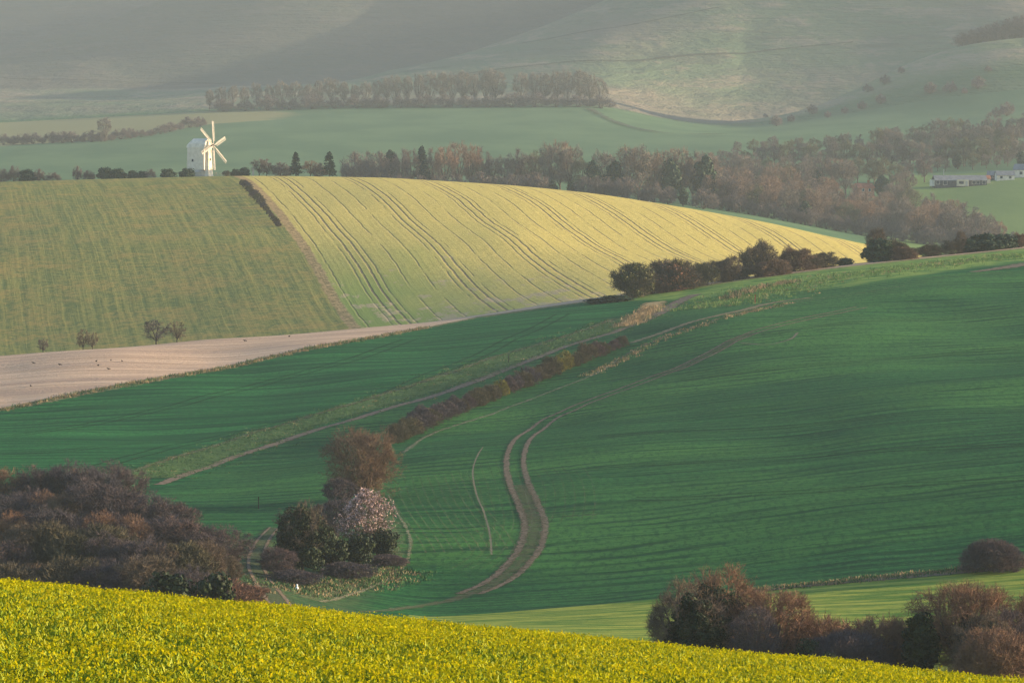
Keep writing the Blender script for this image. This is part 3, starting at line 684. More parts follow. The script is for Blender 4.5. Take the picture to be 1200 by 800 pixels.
def strips(name, specs, mat, lift=.055, kind='structure', label=None, cat=None):
    "specs: list of (world polyline, width or (w0, w1), sideways offset)"
    V, F, A = [], [], []; n = 0; na = 7
    for P, w, off in specs:
        P = smooth_line(P); T = norm(np.gradient(P, axis=0)); N = np.stack([T[:, 1], -T[:, 0]], 1)
        ww = np.linspace(w[0], w[1], len(P)) if isinstance(w, tuple) else np.full(len(P), w)
        if isinstance(off, tuple): off = np.linspace(off[0], off[1], len(P))
        s = np.linspace(-1, 1, na); c = P+N*np.reshape(off, (-1, 1)) if np.ndim(off) else P+N*off
        Q = c[:, None]+N[:, None]*(s[None, :, None]*ww[:, None, None]/2)
        Z = H(Q[..., 0], Q[..., 1])+lift
        V.append(np.dstack([Q, Z]).reshape(-1, 3)); A.append(np.tile(s, len(P)))
        idx = n+np.arange(len(P)*na).reshape(len(P), na); n += len(P)*na
        F.append(np.stack([idx[:-1, :-1], idx[:-1, 1:], idx[1:, 1:], idx[1:, :-1]], -1).reshape(-1, 4))
    o = mesh_obj(name, np.vstack(V), np.vstack(F), mat, smooth=True); set_attr(o, 'across', np.concatenate(A)); tag(o, kind=kind); return o
def PL(pts, y0=400, y1=960): return np.array([hit(u, v, y0, y1)[:2] for u, v in pts])
SOIL = strip_mat('rut_soil', (.10,.08,.055), (.24,.18,.13), .85, .5, 1.3, .02)
SOIL_F = strip_mat('faint_rut_soil', (.17,.16,.11), (.24,.20,.14), .7, .4, 1.0)
DARKL = strip_mat('pressed_crop', (.010,.045,.020), (.018,.06,.028), .5, .4, .5)
PALE = strip_mat('pale_chalky_margin', (.17,.17,.09), (.31,.27,.18), .6, .85, 1.0, .08)
STRAW = strip_mat('straw_verge', (.16,.15,.07), (.36,.27,.15), .8, .6, .9, .02)
GRV = strip_mat('rough_green_verge', (.05,.12,.035), (.12,.18,.06), .85, .5, .8)
DRY = strip_mat('thin_crop', (.14,.15,.07), (.24,.22,.12), .4, 1.0, 1.4, .12)
STRK = strip_mat('thin_crop_rows', (.13,.15,.06), (.25,.23,.12), .5, 1.0, 2.2, .12)
t1 = PL([(1010,360),(977,367),(943,374),(917,380),(883,390),(860,399),(833,414),(800,430),(767,442),(733,455),(700,467),(667,481),(640,494),(618,510),(605,530),(604,548),(609,568),(620,593),(627,615),(622,640),(605,663),(580,683),(550,696)], 395)
strips('field_track', [(t1, (.6, 1.15), (-.95, -1.1)), (t1, (.6, 1.25), (.95, 1.1))], SOIL)
FILL = strip_mat('worn_crop', (.09,.10,.05), (.17,.15,.09), .5, .9, 1.3, .08)
strips('field_track', [(t1[4:9], 3.0, 0)], FILL, .07); strips('field_track', [(t1[16:], 3.6, 0)], FILL, .07)
t1b = PL([(555,694),(527,703),(480,711),(420,716)], 380); strips('field_track', [(t1b, (2.6, .8), -.2)], strip_mat('fading_rut', (.09,.10,.05), (.16,.15,.09), .5, .8, 1.0, .04))
t2 = PL([(186,568),(215,557),(260,541),(320,521),(370,504),(420,490),(480,472),(540,453),(600,430),(655,409),(720,389),(765,371),(795,354),(815,345)])
strips('field_path', [(t2, (1.9, 3.6), 0)], strip_mat('path_earth', (.13,.10,.07), (.24,.18,.13), .92, .4, 1.0))
v2 = PL([(170,560),(215,545),(280,522),(340,502),(400,484),(470,464),(540,442),(600,419),(640,406),(700,388),(745,372)])
strips('grass_verge', [(v2, (9, 11), 0)], GRV); strips('grass_verge', [(v2, (2.4, 3.0), -3.8)], strip_mat('dull_straw', (.10,.12,.05), (.22,.18,.10), .6, .9, .9, .10), .07)
strips('straw_verge', [(PL([(728,383),(745,374),(760,364),(768,354)]), 5, 0)], strip_mat('sunlit_straw', (.34,.24,.10), (.50,.34,.17), .9, .5, .9), .08)  # orange light on this end of the verge, painted into the straw
t3 = PL([(474,530),(495,514),(530,500),(580,484),(640,461),(700,437),(735,415),(780,394),(830,378),(880,364),(940,353),(1000,345),(1060,335)])
strips('field_margin', [(t3, (1.3, .9), 0)], PALE)
strips('straw_verge', [(PL([(740,402),(770,392),(800,381),(850,368),(900,356),(950,349)]), (2.5, 4), 0)], STRAW, .06)
t4 = PL([(110,548),(170,532),(240,516),(320,498),(400,480),(470,455),(530,430),(590,402),(630,384),(660,368)])
strips('tramline', [(t4, .7, -1.2), (t4, .7, 1.2)], DARKL)
t4b = PL([(0,512),(90,500),(200,477),(300,452),(400,425),(480,398)]); strips('tramline', [(t4b, .7, -1.2), (t4b, .7, 1.2)], DARKL)
t4c = PL([(0,532),(80,528),(160,520),(240,516)]); strips('tramline', [(t4c, .6, -1.2), (t4c, .6, 1.2)], DARKL)
for k_, (a_, b_, c_) in enumerate([((800,446),(1000,424),(1240,402)), ((700,512),(950,498),(1240,480)), ((740,585),(980,574),(1240,560)), ((690,548),(950,535),(1240,520)), ((900,392),(1060,376),(1240,362))]):
    q_ = PL([a_, b_, c_]); strips('tramline', [(q_, .8, -1.2), (q_, .8, 1.2)], DARKL)
t5 = PL([(330,712),(318,694),(303,672),(300,652),(308,634),(322,618)], 350, 620)
strips('sunken_farm_track', [(t5, (4.2, 2.4), 0)], strip_mat('track_earth', (.05,.08,.035), (.10,.11,.06), .7, .45, 1)); strips('sunken_farm_track', [(t5, (.6, .4), (-1.05, -.5)), (t5, (.6, .4), (1.05, .5))], SOIL, .08)
t6 = PL([(455,580),(466,602),(480,628),(478,654),(460,676),(425,692),(375,705)], 380, 700)
strips('field_margin', [(t6, (.5, 1.0), 0)], PALE); strips('field_margin', [(t6, (.2, .4), o_) for o_ in (1.2, 2.1, 3.0, 3.9)], STRK); strips('field_margin', [(t6, 5.0, 1.5)], strip_mat('sparse_pale_crop', (.16,.17,.08), (.26,.23,.13), .45, 1.0, 1.8, .14), .07)
ra = PL([(503,556),(512,580),(525,602),(540,622),(556,646)]); rb_ = PL([(640,548),(652,566),(655,590),(650,612)])
strips('thin_crop', [(ra, (.16, .3), o_) for o_ in np.arange(-4.5, 5.6, .95)], STRK)
strips('thin_crop', [(rb_, (.14, .2), o_) for o_ in np.arange(-4.0, 2.6, 1.1)], STRK)
rc_ = PL([(576,540),(590,580),(596,615),(580,650),(556,668)]); strips('thin_crop', [(rc_, (.1, .2), o_) for o_ in np.arange(-2.5, 2.6, 1.0)], STRK)
strips('field_track', [(PL([(566,524),(557,540),(554,556),(558,578),(567,600),(574,626),(576,650)]), (.3, .35), 0)], SOIL_F)
strips('field_margin', [(PL([(860,694),(940,686),(1020,678),(1100,671),(1210,660)], 380), (2.0, 4.5), .6)], strip_mat('brown_bank', (.14,.11,.08), (.26,.20,.13), .85, .5, .9), .07)
strips('bare_patch', [(PL([(1140,319),(1170,315),(1215,308)]), (3, 9), 0)], strip_mat('bare_brown_patch', (.16,.13,.09), (.24,.19,.13), .75, .5, .7), .07)
strips('field_track', [(PL([(612,607),(650,606),(700,603)]), 1.2, 0)], DRY, .06)
strips('field_track', [(PL([(868,402),(900,404),(925,398),(935,390)]), .7, 0)], SOIL_F, .05)
# hedge-lines and paths of the far downs
FDK = strip_mat('far_scrub_line', (.05,.06,.045), (.08,.08,.06), .6, .8, .03, .06)
def PF(p, y0=2600, y1=5000): return PL(p, y0, y1)
strips('path', [(PF([(0,92),(60,94),(130,96),(200,98),(260,99)]), 9, 0)], FDK, .6)
strips('path', [(PF([(540,88),(570,84),(640,76),(720,72),(800,66),(900,60),(1000,50)], 3110, 3545), (7, 2), 0)], FDK, .6)
strips('path', [(PF([(610,52),(650,45),(720,33),(790,20),(850,8)], 3110, 3545), (6, 2), 0)], FDK, .6)
strips('path', [(PF([(690,128),(720,143),(760,154),(800,158),(850,158)], 2400, 3050), 9, 0)], FDK, .6)

# ------------------------------------------------------------------ rough grass that nobody could count
def tufts(name, P, label, wid, n, h, w, mats, mi_p=None):
    P = smooth_line(P); k = rng.integers(0, len(P), n); T = norm(np.gradient(P, axis=0)); N = np.stack([T[:, 1], -T[:, 0]], 1)
    c = P[k]+N[k]*rng.normal(0, .33, (n, 1))*wid+rng.normal(0, .5, (n, 2)); m = 9
    b = np.repeat(c, m, 0)+rng.normal(0, w, (n*m, 2)); z = H(b[:, 0], b[:, 1])
    P0 = np.column_stack([b, z-.03]); hh = h*rng.uniform(.4, 1.3, (n*m, 1)); E = P0+np.column_stack([rng.normal(0, .35, (n*m, 2)), np.ones(n*m)])*hh
    g = Geo(); ribbons(g, P0, E, .09, .04)
    mi = np.repeat(rng.choice(len(mats), n, p=mi_p), m) if len(mats) > 1 else None
    o = mesh_obj(name, np.concatenate(g.v), np.concatenate(g.f), mats, mi=mi); tag(o, label, kind='stuff'); return o
GR_G = leaf_mat('rough_grass', (.03,.09,.025), (.06,.13,.04), 1); GR_S = leaf_mat('straw_grass', (.20,.15,.08), (.34,.24,.13), 1)
tufts('rough_grass', v2, 'rough green and straw grass on the verge above the field path', 9, 2600, .2, .3, [GR_G, GR_S], [.96, .04])
tufts('rough_grass', PL([(0,481),(60,468),(130,454),(200,442),(300,423),(400,402),(500,384)]), 'ragged straw grass along the lower edge of the ploughed strip', 1.6, 900, .32, .35, [GR_S, GR_G], [.6, .4])
tufts('rough_grass', PL([(840,360),(880,345),(930,335),(1000,322),(1100,310),(1200,298)]), 'rough lit grass along the top right brow of the hill', 16, 1800, .28, .3, [leaf_mat('lit_grass', (.07,.16,.04), (.16,.24,.06), 1), GR_S], [.92, .08])  # sunlit look of these tufts painted as a brighter green
tufts('rough_grass', PL([(690,440),(735,418),(780,396),(850,372),(920,356)]), 'straw tufts on the thin margin continuing the hedge', 2, 400, .25, .3, [GR_S, GR_G], [.6, .4])
tufts('rough_grass', PL([(730,383),(748,373),(765,360)]), 'orange straw tufts beside the upper field path', 3, 260, .5, .3, [GR_S])
tufts('rough_grass', PL([(855,350),(875,342),(900,336),(930,331)]), 'pale orange grass under the bushes of the brow', 2.5, 240, .6, .3, [GR_S, GR_G], [.6, .4])
tufts('rough_grass', PL([(330,690),(380,684),(430,680),(465,668)], 380, 700), 'brown and green rough grass below the ivy clad tree', 5, 900, .26, .35, [GR_S, GR_G], [.3, .7])
tufts('rough_grass', PL([(240,694),(270,690),(292,690)], 380, 700), 'brown rough grass between the wood and the farm track', 5, 400, .3, .35, [GR_S, GR_G], [.6, .4])
tufts('rough_grass', PL([(860,694),(940,686),(1020,678),(1100,671),(1200,661)], 380), 'brown grass bank along the foot of the green hill', 1.6, 700, .26, .4, [GR_S, GR_G], [.45, .55])

# ------------------------------------------------------------------ the flowering crop in front
def crop():
    n = 230000; y = 74+(178-74)*rng.random(n)**.85; hw = np.maximum(y*KPX*660+4, 9); x = (rng.random(n)*2-1)*hw
    dens = vnoise(x/3.5, y/7, 21)*.5+vnoise(x/1.1, y/2.2, 22)*.5
    keep = rng.random(n) < .80+.3*dens; x, y, dens = x[keep], y[keep], dens[keep]; n = len(x)
    z = H(x, y); ht = (.33+.08*dens)*rng.uniform(.75, 1.2, n); B = np.column_stack([x, y, z])
    top = B+np.column_stack([rng.normal(0, .05, (n, 2)), ht])
    g = Geo(); gf = Geo()
    m = 4; Bq = np.repeat(B, m, 0); hq = np.repeat(ht, m); s0 = rng.uniform(.1, .75, n*m)
    P0 = Bq+np.column_stack([rng.normal(0, .03, (n*m, 2)), s0*hq]); E = P0+norm(np.column_stack([rng.normal(0, 1, (n*m, 2)), rng.uniform(.5, 1.8, n*m)]))*rng.uniform(.10, .20, (n*m, 1))
    ribbons(g, P0, E, .042, .02)
    mf = 3; fl = rng.random(n) < (.47+.5*dens); T = np.repeat(top[fl], mf, 0); P = T+rng.normal(0, 1, T.shape)*np.array([.026, .026, .05])
    leaf_quads(gf, P, norm(rng.normal(size=P.shape)), .036, 1.5)
    v = np.concatenate(g.v+gf.v); f = np.concatenate(g.f+[q+g.n for q in gf.f]); mi = np.r_[np.zeros(n*m), np.ones(len(T))]
    lm = leaf_mat('rape_leaves', (.15,.22,.003), (.29,.30,.004), .8)
    t = NT('rape_flowers'); t.b.inputs['Specular IOR Level'].default_value = 0; P_ = t.pos(); w_ = t.n('ShaderNodeTexWhiteNoise'); t.put(w_.inputs[0], t.mapv(P_, (7, 7, 7)))
    t.col(t.mix(t.ramp(t.noise(P_, 6, 2), .35, .68), (.32,.33,.003), (.40,.31,.004)))
    tl = t.n('ShaderNodeBsdfTranslucent'); tl.inputs[0].default_value = (.36,.35,.004,1); mx = t.n('ShaderNodeMixShader'); mx.inputs[0].default_value = .3
    t.t.links.new(t.b.outputs[0], mx.inputs[1]); t.t.links.new(tl.outputs[0], mx.inputs[2]); t.t.links.new(mx.outputs[0], t.out.inputs[0])
    o = mesh_obj('flowering_crop', v, f, [lm, t.m], mi=mi); tag(o, 'yellow flowering rape crop covering the foreground slope', 'crop', kind='stuff')
crop()
# ------------------------------------------------------------------ trees just behind the foreground field, right
def near_at(u, y, dz=0): x, yy, z = at(u, y); return (x, yy, z+dz)
NEAR = dict(tw=(8, 3), tl=.6, wt=.020, lumpy=.10)
n1_ = pal('ivy_tree', 7.8, 3.2, 4.5, 3.4, TW_RUST, BARK, n=(16, 6, 5), tr=.26, trunk=.2, **NEAR)
add_leaves(n1_, 'ivy', IVY, (-.7, -.8, 3.3), (2.7, 2.7, 3.7), 330, 260, .6, .09, .45)
place(n1_, near_at(848, 318, -.2), 1.08, 'large ivy covered tree with dark bulk left of the bare orange one', 'tree', rz=.1)
n2_ = pal('ivy_tree', 6.2, 2.8, 3.6, 2.9, TW_GREY, BARK, n=(14, 6, 5), tr=.22, trunk=.15, **NEAR)
add_leaves(n2_, 'ivy', IVY, (.5, -.9, 2.7), (2.0, 1.9, 3.1), 220, 230, .5, .085, .45)
place(n2_, near_at(806, 314, -.2), 1.15, 'leftmost ivy covered tree with open bare branches towards the left', 'tree', rz=0.0)
n3_ = pal('bare_tree', 6.4, 3.4, 3.6, 2.9, TW_RUST, BARK, n=(18, 6, 5), tr=.3, multi=True, **NEAR)
place(n3_, near_at(905, 316, -.3), 1.12, 'spreading bare tree with orange twigs right of the large ivy covered tree', 'tree')
n4_ = pal('bare_tree', 6.0, 2.2, 3.9, 2.4, TW_PURP, BARK, n=(12, 6, 5), tr=.2, multi=True, **NEAR)
place(n4_, near_at(884, 311, -.3), .95, 'bare reddish tree in front between the ivy tree and the orange one', 'tree')
br_ = pal('bramble_bush', 2.6, 2.4, 1.0, 1.5, TW_PURP, BARK, multi=True, n=(18, 7, 6), tr=.08, tw=(8, 3), tl=.4, wt=.018, crown_name='twigs', zmin=.02)
br2 = pal('bramble_bush', 2.6, 2.2, 1.1, 1.6, TW_RUST, BARK, multi=True, n=(18, 7, 6), tr=.08, tw=(8, 3), tl=.4, wt=.018, crown_name='twigs', zmin=.02)
evb = leafy('evergreen_bush', (0, 0, 1.3), (1.5, 1.3, 1.4), IVY, BARKD, nb=60, m=200, br=.45, s=.075)
place(evb, near_at(948, 309, 0), 1.3, 'small dark evergreen bush right of the spreading orange tree', 'bush')
place(br2, near_at(962, 318, 0), 1.75, 'tall rust coloured bramble behind the small evergreen bush', 'bush')
place(br_, near_at(985, 309, 0), 1.5, 'purple brown bramble, first right of the small evergreen bush', 'bush')
place(br_, near_at(1012, 312, 0), 1.5, 'purple brown bramble, second right of the small evergreen bush', 'bush')
place(br2, near_at(1040, 314, 0), 1.75, 'rust bramble just left of the dark ivy column', 'bush')
place(evb, near_at(970, 304, 0), 1.0, 'lowest dark evergreen bush in front of the brambles', 'bush')
ic = leafy('ivy_column', (0, 0, 2.4), (1.15, 1.1, 2.3), IVY, BARKD, nb=110, m=220, br=.42, s=.08, tr=.14)
place(ic, near_at(1080, 309, -.2), 1.2, 'narrow rounded column of dark ivy between brambles and large bare tree', 'tree')
n5_ = pal('bare_tree', 7.4, 4.1, 4.5, 3.0, TW_RUST, BARK, n=(20, 7, 6), tr=.38, trunk=.3, **NEAR)
add_leaves(n5_, 'ivy', IVY, (.5, -.7, 2.7), (1.3, 1.2, 3.0), 170, 230, .42, .08, .3)
place(n5_, near_at(1130, 312, -.3), 1.04, 'large bare tree with wide domed crown and ivy wrapped trunk', 'tree', rz=0.0)
place(n2_, near_at(1156, 307, -.5), .92, 'ivy covered tree at the right of the wide domed bare tree', 'tree', rz=2.5)
place(n4_, near_at(1184, 309, -.3), .98, 'reddish bare tree near the right edge beside the ivy covered one', 'tree')
place(n1_, near_at(1216, 314, -.3), .95, 'ivy and twig covered tree cut by the right edge', 'tree', rz=2.2)
place(br2, near_at(1165, 303, 0), 1.5, 'rust bramble under the trees at the right edge', 'bush')
dome = pal('bare_bush', 4, 3.3, .5, 2.9, TW_PURP, BARK, multi=True, n=(30, 7, 6), tr=.08, tw=(7, 3), tl=.45, wt=.024, crown_name='twigs', zmin=.02, lumpy=.03)
place(dome, hit(1163, 668, 380, 520), .88, 'low domed purple bare bush at the foot of the green hill', 'bush', sxy=1.15)

# ------------------------------------------------------------------ top of the windmill hill
def ridge(u, back=8): return at(u, float(np.interp(u, [0, 700, 1000], [1430, 1400, 1330]))+back)
def rplace(proto, u, hpx, wpx, label, cat='bush', back=8, group='bushes and trees on the ridge beside the windmill'):
    x, y, z = ridge(u, back); px = y*KPX; bh = proto['bh']; s = (hpx+2)*px/bh; w0 = {5.0: 6.0, 2.6: 2.9, 3.4: 4.0, 7: 6.4, 14: 10, 6: 7.2, 13: 7.4, 12: 7.2}.get(bh, 5)
    return place(proto, (x, y, z-.4), s, label, cat, group, wpx*px/(w0*s))
rr = [(4,13,18,far_low,'low brown bush cut by the left edge of the ridge'), (17,16,18,far_low,'second brown bush from the left on the ridge'), (33,15,22,wild_n,'dark rounded bush near the left end of the ridge'),
      (46,12,16,far_low,'small brown bush right of the dark rounded one on the ridge'), (62,8,20,far_low,'lowest brown bush in the gap of the ridge hedge'), (91,14,14,far_low,'leaning brown bush midway along the ridge left of the mill'),
      (104,9,18,far_low,'small brown bush close left of the twin dark bushes'), (124,15,22,wild_n,'left one of the twin dark bushes on the ridge'), (139,13,20,wild_n,'right one of the twin dark bushes on the ridge'),
      (156,10,14,wild_n,'small dark bush right of the twin dark bushes'), (167,9,14,wild_n,'smaller dark bush further right of the twin dark bushes'), (176,9,14,far_low,'small brown bush between the mill and twin dark bushes'), (197,11,20,wild_n,'grey green bush left of the windmill'),
      (220,11,20,wild_n,'dark bush directly in front of the windmill body'), (276,9,12,wild_n,'tiny dark bush right of the windmill fence'), (287,11,14,wild_n,'dark bush just left of the white post'),
      (304,20,24,far_b,'grey bare tree just right of the white post'), (313,18,20,far_c,'brown bare tree second right of the white post'), (330,14,30,far_low,'low rust bushes left of the first conifer'),
      (347,27,20,far_con,'first dark conifer right of the windmill'), (364,18,22,far_a,'rust bare tree between the two conifers'), (374,14,20,far_low,'low bush at the left foot of the second conifer'),
      (386,28,22,far_con,'second dark conifer right of the windmill')]
for u_, h_, w_, p_, l_ in rr: rplace(p_, u_, h_, w_, l_, 'tree' if 'tree' in l_ or 'conifer' in l_ else 'bush', back=(-4 if 'front of the windmill' in l_ else 8))
# the dark hedge dividing the two crops
for i in range(15):
    f = i/14.0; u_ = 300+f*50; v_ = 209+f*52+4
    X_ = hit(u_, v_, 1000, 1440) if i else ridge(300, -4); p_ = pHedge-1.8; q_ = X_[0]*dT[0]+X_[1]*dT[1]; x, y = p_*nT[0]+q_*dT[0], p_*nT[1]+q_*dT[1]
    place(hb[i % 3], (x, y, float(H(x, y))-.1), np.interp(i, [0, 14], [.85, .5])*random.uniform(.65, 1.25), f'low dark hedge bush between the two crops, {ORD[i+1]} down from the ridge', 'bush', 'hedge between the olive and the yellow crop', 1.3)

# ------------------------------------------------------------------ the tree belt behind the yellow field
def H_top(u, tv, y):     # tree height so that its top shows at tv
    x, yy, z = at(u, y); rx, rz = ray(u, tv); return max(2.0, float(rz*yy-z))
belt = [(416,183,far_low),(430,181,far_c),(443,183,far_low),(458,176,far_e),(470,178,far_c),(482,176,far_a),(494,173,far_con),(508,177,far_c),(522,172,far_a),(537,167,far_a),(552,170,far_a),(566,176,far_c),(579,185,far_b),(592,182,far_b),(604,178,far_c),
        (616,179,far_b),(630,176,far_d),(644,167,far_b),(656,166,far_a),(668,170,far_b),(681,184,far_d),(694,188,far_e),(708,176,far_b),(720,188,far_e),(735,172,far_a),(748,170,far_b),(762,180,far_a),(774,177,far_a),(786,186,far_e),(798,174,far_a),(812,182,far_c),(826,182,far_e)]
for i, (u_, tv, p_) in enumerate(belt):
    y = 1690+random.uniform(-14, 14); h = H_top(u_, tv, y)
    place(p_, at(u_, y), h/p_['bh'], f'{ORD[i+1]} tree from left in the belt behind the yellow field, {kd(p_)[:-5]}', 'tree', 'tree belt behind the yellow field', random.uniform(.75, .95) if h > 12 else 1.0)
for i, u_ in enumerate(range(463, 830, 17)):
    y = 1655+random.uniform(-4, 4); p_ = random.choice([far_low, far_low, far_low, far_e]); h = random.uniform(5, 8)
    place(p_, at(u_+random.uniform(-5, 5), y), h/p_['bh'], f'{ORD[i+1]} low bush from left along the front of the tree belt', 'bush', 'understorey bushes of the tree belt', random.uniform(1, 1.4))

# ------------------------------------------------------------------ the wood in the valley at the right
yy_of = lambda v, u: hit(u, v, 1600, 2200)[1]
wrows = [('lowest', 1690, 836, 1196, 15, (10, 14)), ('second', 1725, 832, 1180, 16, (11, 15)), ('third', 1765, 830, 1156, 16, (11, 15)), ('fourth', 1812, 832, 1128, 17, (11, 15)),
         ('fifth', 1866, 832, 1092, 18, (11, 15)), ('highest', 1930, 832, 1084, 18, (12, 16))]
for rn, y_, u0, u1, st, hr in wrows:
    for i, u_ in enumerate(np.arange(u0, u1, st)):
        uu = u_+random.uniform(-5, 5); y = y_+random.uniform(-10, 10)
        p_ = random.choice([far_a, far_a, far_b, far_c, far_a, far_d, far_b, far_e] if i % 4 else [far_a, far_a, far_b])
        h = random.uniform(*hr)*(1 if p_ is not far_e else .7)
        if u_ > u1-40: h *= .75
        if y_ == 1866 and 985 < uu < 1038: h = 5.0; p_ = far_a
        if y_ == 1812 and 985 < uu < 1035: h = min(h, 8)
        if y_ == 1930 and 994 < uu < 1030: uu = 990 if uu < 1012 else 1034
        place(p_, at(uu, y), h/p_['bh'], f'{ORD[i+1]} tree from left in the {rn} row of the valley wood, {kd(p_)[:-5]}', 'tree', 'trees of the valley wood at the right', random.uniform(1.0, 1.25))
for rn, y_, u0, u1, st, tv0, tv1 in (('front', 2110, 1064, 1206, 15, 188, 176), ('back', 2180, 1050, 1206, 17, 180, 168)):
    for i, u_ in enumerate(np.arange(u0, u1, st)):
        uu = u_+random.uniform(-5, 5); p_ = random.choice([far_a, far_b, far_c, far_d, far_e]); y = y_+random.uniform(-8, 8); h = H_top(uu, np.interp(uu, [1060, 1200], [tv0, tv1])+random.uniform(-4, 4), y)
        place(p_, at(uu, y), h/p_['bh'], f'{ORD[i+1]} tree from left in the {rn} row behind the long bungalow', 'tree', 'trees behind the long bungalow', random.uniform(1.1, 1.4))
# hazy trees farther up the valley
for i, u_ in enumerate(np.arange(840, 1088, 15)):
    uu = u_+random.uniform(-5, 5); p_ = random.choice([far_a, far_b, far_c, far_d]); y = 2010+random.uniform(-14, 14); h = H_top(uu, np.interp(uu, [840, 1090], [184, 186])+random.uniform(-5, 5), y)
    place(p_, at(uu, y), h/p_['bh'], f'{ORD[i+1]} tree from left along the rear edge of the valley wood', 'tree', 'rear edge of the valley wood', random.uniform(1.0, 1.3))
for rn, y_, u0, tv, st in (('nearest', 2140, 850, ([820, 900, 1000, 1060, 1130, 1200], [176, 170, 166, 166, 162, 164]), 13), ('middle', 2255, 868, ([820, 900, 1000, 1033, 1060, 1130, 1200], [170, 163, 158, 148, 154, 150, 146]), 14), ('farthest', 2370, 1025, ([1000, 1060, 1130, 1200], [152, 144, 140, 132]), 14)):
    for i, u_ in enumerate(np.arange(u0, 1210, st)):
        uu = u_+random.uniform(-6, 6); p_ = random.choice([far_b, far_c, far_b, far_d]); y = y_+random.uniform(-10, 10); h = H_top(uu, np.interp(uu, *tv)+random.uniform(-4, 6), y)
        place(p_, at(uu, y), h/p_['bh'], f'{ORD[i+1]} hazy tree from left in the {rn} line up the valley', 'tree', 'hazy trees up the valley at the right', random.uniform(.9, 1.3))
for i, u_ in enumerate(np.arange(836, 1190, 13)):
    y = 1680+random.uniform(-3, 3); p_ = far_low
    place(p_, at(u_+random.uniform(-4, 4), y), random.uniform(.7, 1.2), f'{ORD[i+1]} low bush from left along the lower edge of the valley wood', 'bush', 'bushes along the lower edge of the valley wood', random.uniform(1, 1.4))
# the long wood at the foot of the downs
TW_HAZED = twig_mat('hazed_grey_twigs', (.17,.15,.12), (.21,.185,.15))  # twigs paled in colour to fade the wood as haze would
dw_a = pal('bare_tree', 14, 5.0, 8.2, 6.0, TW_HAZED, BARK, **FARN); dw_b = pal('bare_tree', 14, 3.6, 8.4, 6.0, TW_HAZED, BARK, **FARN)
u_ = 246; i = 0
while u_ < 706:
    i += 1; tv = float(np.interp(u_, [246, 300, 360, 400, 430, 470, 520, 560, 586, 606, 640, 680, 706], [106, 98, 96, 94, 98, 88, 82, 86, 78, 88, 82, 80, 92]))+random.uniform(-3, 3)
    y = 2860+random.uniform(-14, 14); p_ = random.choice([dw_a, dw_b]); h = H_top(u_, tv, y); big = 570 < u_ < 600
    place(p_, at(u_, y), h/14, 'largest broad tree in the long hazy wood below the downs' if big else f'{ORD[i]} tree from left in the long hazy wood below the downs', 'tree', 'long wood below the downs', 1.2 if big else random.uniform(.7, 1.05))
    u_ += 30 if big else random.uniform(11, 15)
for i, u_ in enumerate(range(262, 720, 26)):
    y = 2835; place(far_low, at(u_, y), random.uniform(1.0, 1.5), f'{ORD[i+1]} low bush from left along the foot of the hazy wood', 'bush', 'bushes along the foot of the long wood', random.uniform(1.6, 2.4))
place(far_b, hit(123, 166, 2200, 2750), .95, 'lone hazy tree on the hedge line left above the windmill ridge', 'tree')
for i, u_ in enumerate(np.arange(4, 236, 11.5)):
    v_ = np.interp(u_, [0, 120, 180, 240], [170, 166, 159, 146]); place(far_low, hit(u_, v_, 2200, 2800), random.uniform(.5, .95), f'{ORD[i+1]} bush from left in the far hedge behind the windmill ridge', 'bush', 'far hedge behind the windmill ridge', random.uniform(1.2, 2))
for i, (u_, v_) in enumerate([(476,184),(482,186),(500,184)]): pass
scr = [(897,134,.5),(910,148,1.3),(927,143,.9),(952,134,1.2),(1017,108,1.0),(1037,99,1.2),(1056,86,.8),(1032,122,1.2),(1010,128,1.0),(990,133,.8),(970,138,.8),(1090,110,1.4),(1114,108,1.3),(1146,104,1.5),(1130,110,.7),(1158,84,.7),(1180,136,1.6),(1168,138,1.1)]
for i, (u_, v_, s_) in enumerate(scr):
    place(far_low, hit(u_, v_, 2700, 3040), s_*.8, f'{ORD[i+1]} dark scrub bush on the pale right-hand spur of the downs', 'bush', 'scrub bushes on the right spur of the downs', 1.2)
for i in range(9):
    u_ = 1128+i*9.5; x, y, z = at(u_, 3008); place(far_low, (x, y, z), 1.5+.12*i, f'{ORD[i+1]} tree from left of the scrub crowning the right spur', 'bush', 'scrub on top of the right spur', 1.4)

# ------------------------------------------------------------------ windmill
def boxm(c, s): 
    c = np.array(c); s = np.array(s)/2; q = np.array([(-1,-1,-1),(1,-1,-1),(1,1,-1),(-1,1,-1),(-1,-1,1),(1,-1,1),(1,1,1),(-1,1,1)])
    return c+q*s, np.array([(3,2,1,0),(4,5,6,7),(0,1,5,4),(1,2,6,5),(2,3,7,6),(3,0,4,7)])
def obox(name, boxes, mat, parent):
    g = Geo()
    for c, s in boxes: g.add(*boxm(c, s))
    return mesh_obj(name, np.concatenate(g.v), np.concatenate(g.f), mat, parent)
WHITE = flat_mat('white_weatherboard', (.50,.46,.40), .06, .8); OFFW = flat_mat('weathered_white', (.74,.67,.56), .1, .8); DARKG = flat_mat('dark_opening', (.03,.03,.035), .1, 2)
t = NT('boarded_white'); zz_ = t.n('ShaderNodeSeparateXYZ'); t.put(zz_.inputs[0], t.obj()); fr_ = t.math('FRACT', t.math('MULTIPLY', zz_.outputs[2], 3.2))
t.col(t.mix(t.ramp(t.noise(t.obj(), .9, 4), .35, .65), (.70,.62,.50), (.80,.72,.60))); t.bump(fr_, .06, .8); BOARD = t.m
wm = empty('windmill', at(236, 1424), R(-29)); tag(wm, 'white wooden windmill with six lattice sails on the ridge', 'windmill')
Wy = 2.35
def prism(name, prof_bot, x0, x1, mat, parent):
    pass
